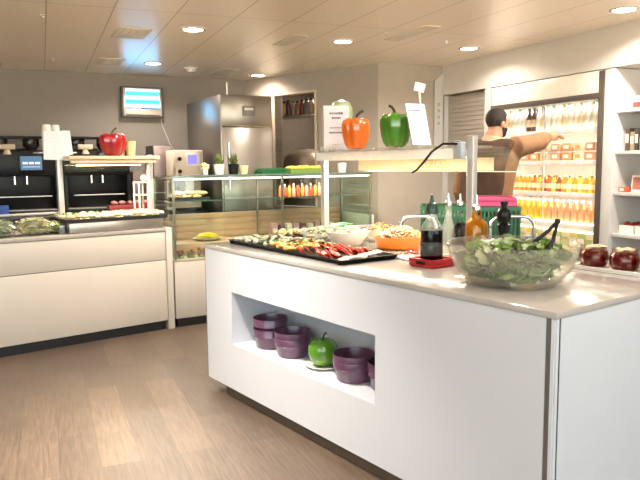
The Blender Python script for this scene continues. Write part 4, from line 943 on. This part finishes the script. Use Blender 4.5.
c3 = [('orange', '#e08a2c', '#e8e2d2', '#f0d9a8'), ('amber', '#d0652a', '#7a3420', '#f0e0c0'), ('yellow', '#e7c24a', '#6f8a3a', '#f4edd0'), ('brown', '#8a4a2a', '#d8d2c6', '#e8c890')]
n = 20
for i in range(n):
    k = (0 if i < 7 else [3, 1, 2][i % 3]) if i < 13 else [2, 0][i % 2]; kn, c, cap, lab = c3[k]
    for j in range(2):
        put('mid%d' % k, 'juice_bottle', '%s short juice bottle on the middle fridge shelf' % kn, kn+' bottles on the middle fridge shelf', 'bottle', FX0+.05+i*(W-.08)/n, .12+.085*j, SH[2], bot(.029, .15, c, cap, lab))
n = 16
for i in range(n):
    k = 0 if i < 8 else 1; kn, c, cap = [('yellow', '#eeb53c', '#f3efe6'), ('peach', '#e2a878', '#f1ece0')][k]
    for j in range(2):
        put('low%d' % k, 'juice_bottle', '%s large juice bottle on the second lowest fridge shelf' % kn, kn+' bottles on the second lowest fridge shelf', 'bottle', FX0+.06+i*(W-.09)/n, .13+.09*j, SH[3], bot(.036, .20, c, cap, None))
n = 13
for i in range(n):
    k = i % 3; kn, c, c2 = [('cream', '#eadfb8', '#b9c07a'), ('yellow', '#e9d27a', '#f3eedd'), ('green', '#b8c58a', '#f1ecd8')][k]
    put('bt%d' % k, 'drink_carton', '%s drink carton on the lowest visible fridge shelf' % kn, kn+' cartons on the lowest visible fridge shelf', 'carton', FX0+.08+i*(W-.12)/n, .13, SH[4], carton(.085, .09, .17, c, c2))

# ------------------------------------------------------------------ white shelf unit at right
t = thing('shelf_unit', 'tall white shelf unit at right picture edge beside fridge', 'shelf', FRG(2.285, 0), FRG.a)
g = G(); g.b2(0, .10, -.01, .42, .0, 2.215, .003); g.b2(1.9, 1.95, -.01, .42, 0, 2.215, .003); g.b2(.10, 1.9, .40, .42, 0, 2.215); g.obj('frame', M_white, t)
SV = [1.885, 1.548, 1.212, .87]
for z in SV+[.1]: G().b2(.101, 1.899, .02, .398, z-.028, z, .002).obj('shelf', M_white, t)
RX = 2.285
def onshelf(name, label, cat, x, y, z, rz=0, grp=None): return thing(name, label, cat, FRG(RX+x, y, z+.001), FRG.a+rz, grp)
t = onshelf('gift_box', 'small red and white box on the highest right shelf', 'box', .26, .16, SV[0])
G().b2(-.075, .075, -.05, .05, 0, .05, .003).obj('box_body', cm('#d8473c', .5), t); G().b2(-.06, .06, -.045, .045, .051, .10, .003).obj('lid_box', cm('#e9d7cf', .5), t)
bk = ['#4a4038', '#6e6258', '#2f2a28', '#8a7a66', '#57463a', '#9a938a', '#3d3f45']
for i in range(9):
    t = onshelf('packet', ['dark upright packet in the row on the second right shelf', 'grey brown upright packet in the row on the second right shelf'][i % 2], 'packet', .15+i*.047, .16, SV[1], rnd.uniform(-.1, .1), ['dark packets on the second right shelf', 'grey brown packets on the second right shelf'][i % 2])
    h = rnd.uniform(.14, .2); c = [['#4a4038', '#2f2a28', '#3d3f45', '#57463a'], ['#8a7a66', '#9a938a', '#6e6258', '#a08a70']][i % 2][i//2 % 4]
    G().b2(-.02, .02, -.06, .06, 0, h, .006).obj('packet_body', cm(c, .4), t); G().b2(-.015, .015, -.0615, -.06, h*.35, h*.75).obj('packet_label', cm('#d9cdb8', .5), t)
t = onshelf('small_box', 'little orange red box at left end of the third right shelf', 'box', .16, .08, SV[2]); G().b2(-.035, .035, -.03, .03, 0, .04, .003).obj('box_body', cm('#d2583a', .5), t); G().b2(-.02, .02, -.031, -.03, .01, .03).obj('box_label', cm('#efe2d2', .5), t)
t = onshelf('picture_card', 'tilted pictured card pack on the third right shelf', 'card', .245, .12, SV[2], .25)
X = Matrix.Rotation(-.15, 4, 'X'); G().box(X @ Vector((0, 0, .07)), (.09, .02, .14), M=X, bev=.002).obj('card_body', cm('#e9e0d6', .5), t); G().box(X @ Vector((0, -.0105, .07)), (.07, .001, .1), M=X).obj('card_picture', cm('#a5685a', .5), t)
t = onshelf('picture_card', 'brown card pack behind the tilted pictured card on third right shelf', 'card', .33, .2, SV[2], -.1); G().b2(-.04, .04, -.012, .012, 0, .13, .002).obj('card_body', cm('#8c7466', .5), t); G().b2(-.03, .03, -.0125, -.012, .03, .1).obj('card_picture', cm('#cbb7a0', .5), t)
t = onshelf('cup_stack', 'white paper cup stack at picture edge on third right shelf', 'cups', .405, .13, SV[2])
for k in range(3): G().lathe([(0, .01+k*.05), (.03, .01+k*.05), (.042, .10+k*.05), (.045, .103+k*.05), (.041, .105+k*.05), (.03, .014+k*.05)]).obj('cup', M_ceram, t)
for i in range(4):
    t = onshelf('cake_box', ['white tray box with red sweets at left of lowest right shelf', 'second white tray box of red sweets on lowest right shelf', 'third white tray box of red sweets on lowest right shelf', 'white tray box of red sweets beyond the picture edge'][i], 'box', .20+i*.16, .16, SV[3])
    g = G(); g.b2(-.07, .07, -.09, .09, 0, .006); g.b2(-.07, .07, -.09, -.086, .006, .07); g.b2(-.07, .07, .086, .09, .006, .07); g.b2(-.07, -.066, -.086, .086, .006, .07); g.b2(.066, .07, -.086, .086, .006, .07); g.obj('box_body', cm('#ece4da', .5), t)
    g = G()
    for k in range(14): g.blob((rnd.uniform(-.045, .045), rnd.uniform(-.06, .06), .07+rnd.uniform(-.01, .012)), (.024, .024, .018), 1, .2, 2, k)
    g.obj('sweets', islandmat('sweets_red', ['#a3242a', '#c23b38', '#7d1a20']), t)

# ------------------------------------------------------------------ trolley with crates behind the island
TA = R(-8)
t = thing('hand_trolley', 'steel trolley with tubular hoop handles behind the island', 'trolley', (1.10, 4.60, 0), TA)
G().b2(-.54, .40, -.25, .25, .80, .83, .004).obj('deck', M_steel, t); G().b2(-.54, .40, -.25, .25, .25, .27, .004).obj('lower_deck', M_steel, t)
for x0, x1 in ((-.53, -.295), (.055, .335)):
    q = [(x0, -.262, .80), (x0, -.262, 1.04)]+[(x0+.065*(1-math.cos(a)), -.262, 1.05+.065*math.sin(a)) for a in [R(k) for k in (0, 30, 60, 90)]]
    q += [(x0+x1-x, y, z) for x, y, z in q[::-1]]
    G().tube(q, .013, 12).obj('hoop_handle', M_chrome, t)
    G().tube([(x0, -.262, .96), (x1, -.262, .96)], .009, 10).obj('cross_bar', M_chrome, t)
for sx in (-1, 1):
    for sy in (-1, 1):
        f = G(); f.b2(sx*.38-.018, sx*.38+.018, sy*.23-.02, sy*.23+.02, .1, .80); f = f.obj('leg', M_steel, t)
        G().cyl((sx*.38, sy*.23, .06), .06, .03, 20, 'Y').obj('wheel', M_black, f)
TRF = Frame(1.10, 4.60, TA)
M_crate = mat('crate_green', '#10512f', .4, var=.06)
def crate(label, x, y, z, w, d, h, m, grp=None):
    t = thing('crate', label, 'crate', TRF(x, y, z), TA, grp)
    g = G(); g.b2(-w/2, w/2, -d/2, d/2, 0, .01)
    for zz in (.01, h-.03): 
        for a in (-1, 1): g.b2(-w/2, w/2, a*d/2-a*.006-.006, a*d/2-a*.006+.006, zz, zz+.028); g.b2(a*w/2-a*.006-.006, a*w/2-a*.006+.006, -d/2+.012, d/2-.012, zz, zz+.028)
    n = int(w/.026)
    for i in range(n+1):
        x0 = -w/2+.01+i*(w-.02)/n
        for a in (-1, 1): g.b2(x0-.006, x0+.006, a*(d/2-.005)-.003, a*(d/2-.005)+.003, .03, h-.03)
    n2 = int(d/.026)
    for i in range(n2+1):
        y0 = -d/2+.01+i*(d-.02)/n2
        for a in (-1, 1): g.b2(a*(w/2-.005)-.003, a*(w/2-.005)+.003, y0-.006, y0+.006, .03, h-.03)
    for k in range(1, 6):
        zz = .03+(h-.06)*k/6
        for a in (-1, 1): g.b2(-w/2+.01, w/2-.01, a*(d/2-.005)-.002, a*(d/2-.005)+.002, zz-.004, zz+.004); g.b2(a*(w/2-.005)-.002, a*(w/2-.005)+.002, -d/2+.01, d/2-.01, zz-.004, zz+.004)
    g.obj('lattice', m, t)
    g = G(); g.b2(-w/2+.013, w/2-.013, -d/2+.013, d/2-.013, .012, h*.8, .01); g.obj('liner', mat('liner_'+label[:4], '#14402b' if m is M_crate else '#7a2040', .5), t)
    return t
crate('green lattice crate on trolley directly behind the cruet bottles', -.235, 0, .831, .32, .40, .345, M_crate)
crate('green lattice crate on trolley behind the black pepper mill', .10, 0, .831, .32, .40, .345, M_crate)
crate('flat pink crate stacked on the green crate by the man', .11, .0, 1.178, .25, .36, .055, mat('crate_pink', '#bb3a6c', .4))
t = thing('blue_packet', 'blue packet on trolley deck behind large salad bowl', 'packet', TRF(.325, -.20, .831), TA); G().b2(-.045, .05, -.022, .02, 0, .15, .012).obj('packet_body', mat('packet_blue', '#5a70c8', .4, var=.2), t); G().b2(-.03, .03, -.0235, -.022, .05, .11).obj('packet_label', M_paper, t)
# ------------------------------------------------------------------ man reaching into the fridge (x right, y forward, z up; sizes for 1.8 m, then scaled)
HK = 1.915/1.8
def skinned(name, g, m, parent, vox=.008, smooth=6):
    o = g.obj(name+'_raw', m, None, 0)
    md = o.modifiers.new('r', 'REMESH'); md.mode = 'VOXEL'; md.voxel_size = vox
    ms = o.modifiers.new('s', 'SMOOTH'); ms.iterations = smooth; ms.factor = .5
    dg = bpy.context.evaluated_depsgraph_get(); me = bpy.data.meshes.new_from_object(o.evaluated_get(dg)); me.name = name
    bpy.data.objects.remove(o)
    for p in me.polygons: p.use_smooth = True
    n = bpy.data.objects.new(name, me); COL.objects.link(n); n.parent = parent
    return n
p = thing('person', 'man in dark vest over tan shirt seen from behind reaching into fridge', 'person', (1.365, 5.37, 0), R(-40))
p.scale = (HK, HK, HK)
LN = .06   # lean forward at the shoulders
def torso(g, e=0, z0=.86, z1=1.60):
    T = [(.84, .150, .11, 0), (.90, .172, .122, 0), (.98, .172, .122, .0), (1.08, .158, .112, .005), (1.18, .162, .115, .015), (1.30, .178, .122, .03), (1.41, .195, .12, .045), (1.475, .178, .105, .052), (1.52, .12, .085, .056), (1.55, .066, .066, .062), (1.60, .06, .062, .075)]
    T = [t for t in T if z0-1e-6 <= t[0] <= z1+1e-6]
    g.loft([(0, y, z) for z, a, b, y in T], [(a+e, b+e) for z, a, b, y in T], 28, up=(0, 1, 0))
RS, RE, RW = Vector((.19, .06, 1.485)), Vector((.25, .33, 1.53)), Vector((.225, .57, 1.575))
LS_, LE, LW = Vector((-.19, .05, 1.425)), Vector((-.255, .04, 1.15)), Vector((-.235, .16, .95))
def arms(g, e=0, k=1.):
    for S, E_, W_ in ((RS, RE, RW), (LS_, LE, LW)):
        W2 = E_.lerp(W_, k)
        g.loft([S*1+Vector((-.05 if S.x > 0 else .05, 0, .0)), S, S.lerp(E_, .5), E_, E_.lerp(W2, .4), W2], [.064+e, .068+e*1.3, .056+e*1.5, .047+e*1.7, .045+e*1.6, .031+e*1.2], 16, up=(0, .3, 1))
g = G(); torso(g); arms(g)
# head and neck
HC = Vector((.015, .095, 1.665))
g.loft([(0, .06, 1.48), (.004, .07, 1.54), (.008, .08, 1.6), (.01, .085, 1.64)], [.066, .059, .056, .056], 18, up=(0, 1, 0))
HM = Matrix.Translation(HC) @ Matrix.Rotation(R(-22), 4, 'Z')
HS = .90
def hb(c, r, seed=0, amp=0.): g.blob(HM @ (Vector(c)*HS), tuple(q*HS for q in r), 3, amp, 2, seed, Matrix.Rotation(R(-22), 4, 'Z'))
hb((0, -.008, .045), (.074, .094, .088)); hb((0, .03, -.02), (.060, .066, .085)); hb((0, .052, -.075), (.034, .036, .03))
hb((0, .094, -.012), (.012, .02, .017)); hb((0, .086, .012), (.009, .012, .03)); hb((0, .078, .034), (.05, .02, .012))
hb((0, .086, -.047), (.022, .013, .006)); hb((0, .085, -.057), (.02, .013, .007))
for s in (-1, 1): hb((s*.074, -.002, 0), (.009, .019, .032)); hb((s*.035, .064, -.012), (.02, .018, .016))
# hands with five fingers
def hand(W_, d, side, up, curl):
    d = d.normalized(); up = (up-d*up.dot(d)).normalized(); s = d.cross(up).normalized()*side
    c = W_+d*.045
    g.loft([W_-d*.02, W_+d*.02, W_+d*.05, W_+d*.09], [(.020, .026), (.018, .033), (.016, .040), (.013, .040)], 14, up=tuple(up))
    for i, (off, l) in enumerate(((-.030, .068), (-.010, .078), (.010, .074), (.029, .058))):
        b = W_+d*.078+s*off; q = [b]; a = 0; pdir = d
        for f in (.42, .32, .26):
            a += curl; pdir = (d*math.cos(a)-up*math.sin(a)); q.append(q[-1]+pdir*l*f)
        g.loft(q, [.0095, .009, .0085, .007], 8, up=tuple(s))
    b = W_+d*.028-s*.028; t1 = (d*.7-s*.6-up*.35).normalized()
    g.loft([b, b+t1*.034, b+t1*.034+(d*.9-s*.2-up*.3).normalized()*.03, b+t1*.034+(d*.9-s*.2-up*.3).normalized()*.052], [.013, .0115, .010, .008], 8, up=tuple(up))
hand(RW, Vector((.55, .75, .12)), 1, Vector((0, -.1, 1)), .3)
hand(LW, LW-LE+Vector((0, .05, 0)), -1, Vector((-1, .2, .3)), .5)
# legs and feet
for s in (-1, 1):
    g.loft([(s*.085, 0, .92), (s*.095, .005, .72), (s*.10, .01, .50), (s*.10, -.01, .32), (s*.10, -.015, .09)], [(.090, .1), (.078, .084), (.055, .06), (.052, .06), (.036, .042)], 16, up=(0, 1, 0))
    g.loft([(s*.10, -.05, .05), (s*.105, .03, .05), (s*.115, .13, .035), (s*.118, .18, .028)], [(.034, .045), (.04, .045), (.045, .03), (.03, .02)], 14)
M_skin = mat('skin', '#c58f70', .5, var=.06, sub=.1)
body = skinned('body', g, M_skin, p, .0065, 3)
# shirt, vest, trousers, shoes, hair, beard
M_shirt = mat('shirt_tan', '#8a6446', .85, var=.12, scale=14, bump=.4)
M_vest = mat('vest_dark_brown', '#4b3524', .8, var=.25, scale=9, bump=.6)
g = G(); torso(g, .02, .90, 1.505); arms(g, .012, .86)
g.loft([(0, .05, 1.47), (.003, .06, 1.52), (.006, .066, 1.555)], [(.12, .1), (.085, .085), (.076, .078)], 24, up=(0, 1, 0))
c_ = G(); c_.loft([(0, .055, 1.515), (.003, .062, 1.54), (.006, .068, 1.565)], [(.098, .088), (.086, .084), (.079, .08)], 24, up=(0, 1, 0)); c_.obj('collar', mat('collar_beige', '#cbb499', .85, var=.1), p)
sh = skinned('shirt', g, M_shirt, p, .009, 5)
for i in range(3): 
    pass
g = G(); torso(g, .046, .88, 1.52)
for v in g.bm.verts: v.co.x = v.co.x*.93-.022
g.loft([(-.2, .05, 1.43), (-.1, .05, 1.49), (0, .05, 1.50), (.1, .05, 1.49), (.17, .05, 1.46)], [(.10, .082), (.10, .07), (.10, .06), (.10, .07), (.10, .082)], 18)
vm = skinned('vest', g, M_vest, p, .010, 6)
# folds in the cloth
for o, a in ((sh, .006), (vm, .010)):
    for v in o.data.vertices:
        q = v.co; n = noise.noise(Vector((q.x*9, q.y*9, q.z*5+q.x*8)))
        v.co = q+v.normal*(a*n)
M_tr = mat('trousers_dark', '#2b2a2e', .85, var=.1)
g = G(); g.loft([(0, 0, .82), (0, 0, .90), (0, 0, 1.0)], [(.165, .12), (.19, .137), (.186, .134)], 24, up=(0, 1, 0))
for s in (-1, 1): g.loft([(s*.085, 0, .92), (s*.095, .005, .72), (s*.10, .01, .50), (s*.10, -.01, .30), (s*.10, -.012, .07)], [(.104, .114), (.09, .096), (.072, .076), (.068, .074), (.062, .07)], 18, up=(0, 1, 0))
skinned('trousers', g, M_tr, p, .010, 5)
for s in (-1, 1):
    g = G(); g.loft([(s*.10, -.085, .05), (s*.10, -.04, .06), (s*.105, .04, .06), (s*.115, .14, .045), (s*.12, .21, .035)], [(.03, .042), (.045, .055), (.048, .055), (.054, .042), (.03, .026)], 16)
    for v in g.bm.verts: v.co.z = max(v.co.z, .003)
    g.obj('shoe', M_black, p)
def shell(name, m, test, offs, ext, parent=p):
    """thin layer over the head, kept where test() holds"""
    g = G()
    for c, r in (((0, -.008, .045), (.074, .094, .088)), ((0, .03, -.02), (.060, .066, .085)), ((0, .052, -.075), (.034, .036, .03))):
        g.blob(HM @ (Vector(c)*HS), tuple(x*HS+ext for x in r), 4, 0, 2, 0, Matrix.Rotation(R(-22), 4, 'Z'))
    inv = Matrix.Scale(1/HS, 4) @ HM.inverted()
    dl = [f for f in g.bm.faces if not test(inv @ f.calc_center_median())]
    bmesh.ops.delete(g.bm, geom=dl, context='FACES')
    return g.obj(name, m, parent, 60)
M_hair = mat('hair_dark', '#2a201b', .7, var=.35, scale=60, bump=.6)
shell('hair', M_hair, lambda c: (c.z > .075-.25*max(0, c.y) or (c.y < .03 and c.z > -.012+.5*max(0, c.y))) and (c.y < .07 or c.z > .09), 0, .006)
shell('hair_fade', mat('hair_fade', '#4b382e', .7, var=.2, scale=80), lambda c: c.y < .035 and -.06 < c.z < 0 and (c.y < .0), 0, .004)
shell('beard', mat('beard', '#2a1e18', .7, var=.3, scale=80), lambda c: c.z < -.028-.0*c.y and c.y > .0 and c.z < -.03+.2*(.03-c.y) and not (abs(c.x) < .02 and -.065 < c.z < -.04), 0, .005)
for s in (-1, 1):
    e = G(); e.blob(HM @ (Vector((s*.03, .083, .016))*HS), (.011, .008, .008), 2, 0); e = e.obj('eye', M_ceram, p)
    i = G(); i.blob(HM @ (Vector((s*.03, .0895, .016))*HS), (.005, .003, .005), 2, 0); i.obj('iris', M_stem, e)
    b = G(); b.loft([HM @ (Vector((s*.016, .096, .034))*HS), HM @ (Vector((s*.032, .094, .039))*HS), HM @ (Vector((s*.048, .084, .034))*HS)], [.0035, .005, .003], 8); b.obj('eyebrow', M_hair, p)
# ------------------------------------------------------------------ ceiling fittings and light
def downlight(x, y, label, p=95, sp=150):
    t = thing('downlight', label, 'ceiling light', (x, y, ZC), 0, 'round ceiling downlights')
    G().lathe([(.075, .0), (.098, -.0), (.1, -.006), (.08, -.010), (.075, 0)], seg=32).obj('ring', M_ceram, t)
    G().lathe([(0, -.004), (.076, -.004)], seg=32).obj('diffuser', emitmat('downlight_glow', '#fff0d8', 22), t)
    l = bpy.data.lights.new('downlight_lamp', 'AREA'); l.shape = 'DISK'; l.size = .14; l.energy = p; l.color = (1, .90, .79); l.spread = R(sp)
    o = bpy.data.objects.new('downlight_lamp', l); COL.objects.link(o); o.location = (x, y, ZC-.015); 
K = 1.0485
for x, y, lb in [(-.951, 5.211, 'round downlight above the left counter, largest left of the island'), (.212, 5.775, 'round downlight above the orange pepper ornament'), (1.372, 6.187, 'round downlight close to the white bulkhead top'),
                 (2.097, 4.689, 'round downlight nearest the top right picture corner'), (-1.672, 6.881, 'round downlight just above the wall screen'), (-.70, 7.872, 'round downlight above the tall steel cabinet')]:
    downlight(x*K, y*K, lb, 6 if 'steel cabinet' in lb else 9 if 'bulkhead' in lb else 22)
for x, y in ((-3.2, 4.2), (-2.2, 2.6),  (1.0, 3.6), (.2, .8), (-1.6, .6), (2.2, 1.6)):
    downlight(x, y, 'round downlight out of view over the front of the room', 12)
downlight(-.95, 3.15, 'round downlight out of view above open floor before the island', 30, 80)
M_vent = mat('vent_cream', '#d9cbb8', .5)
def ventp(name, label, x, y, lx, ly, rz, slats=5):
    t = thing(name, label, 'ceiling panel', (x, y, ZC), rz)
    g = G(); g.b2(-lx/2, lx/2, -ly/2, ly/2, -.005, 0, .002); g.obj('frame', M_vent, t)
    g = G()
    for i in range(slats):
        yy = -ly/2+ly*(i+.5)/slats; g.b2(-lx/2+.015, lx/2-.015, yy-ly/slats*.4, yy+ly/slats*.4, -.0065, -.005)
    g.obj('grille', mat('grille', '#e0d6c8', .5), t)
RC = R(-65.45)
ventp('ceiling_vent', 'square beige ceiling vent nearest the top left downlight', -1.53, 5.60, .46, .27, RC)
ventp('ceiling_vent', 'small square ceiling vent between wall screen and dark seam', -2.17, 7.08, .46, .26, RC, 4)
ventp('ceiling_vent', 'narrow ceiling vent midway between the two central downlights', -.25, 6.0, .52, .14, RC, 3)
ventp('ceiling_vent', 'long ceiling vent over the green pepper ornament', .78, 5.74, .66, .16, RC, 3)
ventp('ceiling_light_panel', 'pale rectangular ceiling panel above the steel cabinet', -1.12, 7.98, .6, .2, RC, 1)
t = thing('smoke_detector', 'round white smoke detector near the back wall above steel cabinet', 'smoke detector', (-1.425, 7.609, ZC))
G().lathe([(.055, 0), (.055, -.02), (.04, -.045), (0, -.05)]).obj('housing', M_ceram, t)
G().lathe([(.075, 0), (.075, -.012), (.05, -.014)]).obj('mount_ring', M_ceram, t)
for x, y, lb in ((-1.97, 4.916, 'tiny sprinkler head at the top left on dark ceiling seam'), (-2.682, 6.882, 'tiny sprinkler head by the back wall at left of ceiling'), (.578, 5.711, 'tiny sprinkler head at left end of the long ceiling vent'), (1.156, 6.108, 'tiny sprinkler head in front of the pillar wall')):
    t = thing('sprinkler_head', lb, 'sprinkler', (x, y, ZC))
    G().lathe([(.02, 0), (.02, -.004), (.008, -.007), (.008, -.018), (.012, -.02), (.012, -.023), (0, -.024)], seg=16).obj('nozzle', M_ceram, t)
# lamps that belong to the furniture
def lamp(loc, e, col, sx, sy, rz=0, rx=0):
    l = bpy.data.lights.new('lamp', 'AREA'); l.shape = 'RECTANGLE'; l.size = sx; l.size_y = sy; l.energy = e; l.color = col
    o = bpy.data.objects.new('lamp', l); COL.objects.link(o); o.location = loc; o.rotation_euler = (rx, 0, rz); return o
lamp(CNT(-.39, .325, 1.465), 9, (1, .82, .58), .5, .08, CNT.a)
lamp(ISL(.80, 1.65, 1.488), 14, (1, .84, .62), .08, 1.1, ISL.a)
lamp(CAS(1.1, .08, 1.33), 10, (1, .84, .62), 1.9, .05, CAS.a)
lamp(SRV(.9, .9, 2.5), 14, (1, .88, .72), .5, .5, SRV.a)
for z in (1.985, 1.70, 1.43, 1.14, .87):
    lamp(FRG(1.54, .16, z), 3.0, (1, .95, .86), 1.2, .06, FRG.a)
# ------------------------------------------------------------------ camera, world, render look
cam = bpy.data.cameras.new('camera'); co = bpy.data.objects.new('camera', cam); COL.objects.link(co)
cam.sensor_width = 36; cam.lens = 663.6/640*36; cam.clip_start = .05
co.matrix_world = Matrix.Translation((0, 0, 1.47)) @ Matrix.Rotation(math.pi/2-.1145, 4, 'X') @ Matrix.Rotation(-.0104, 4, 'Z')
sc.camera = co
w = bpy.data.worlds.new('sky'); sc.world = w; w.use_nodes = True
nt = w.node_tree; bg = nt.nodes['Background']; bg.inputs['Strength'].default_value = 1
# daylight: blue white sky above the horizon, added warm glow below for the ceiling
tc = nt.nodes.new('ShaderNodeTexCoord'); sp = nt.nodes.new('ShaderNodeSeparateXYZ'); rp = nt.nodes.new('ShaderNodeMapRange')
rp.inputs['From Min'].default_value = -.06; rp.inputs['From Max'].default_value = .06
mx = nt.nodes.new('ShaderNodeMix'); mx.data_type = 'RGBA'
mx.inputs[6].default_value = (9.6, 8.2, 6.9, 1); mx.inputs[7].default_value = (3.2, 3.8, 4.5, 1)
nt.links.new(tc.outputs['Generated'], sp.inputs[0]); nt.links.new(sp.outputs['Z'], rp.inputs['Value']); nt.links.new(rp.outputs[0], mx.inputs[0])
nt.links.new(mx.outputs[2], bg.inputs['Color'])
sc.view_settings.view_transform = 'Standard'; sc.view_settings.look = 'None'; sc.view_settings.gamma = 1; sc.view_settings.use_curve_mapping = False
sc.view_settings.exposure = 0.8
sc.cycles.use_denoising = True; sc.cycles.max_bounces = 12; sc.cycles.diffuse_bounces = 10; sc.cycles.glossy_bounces = 6; sc.cycles.transparent_max_bounces = 24
sc.cycles.caustics_reflective = False; sc.cycles.caustics_refractive = False; sc.cycles.sample_clamp_indirect = 12
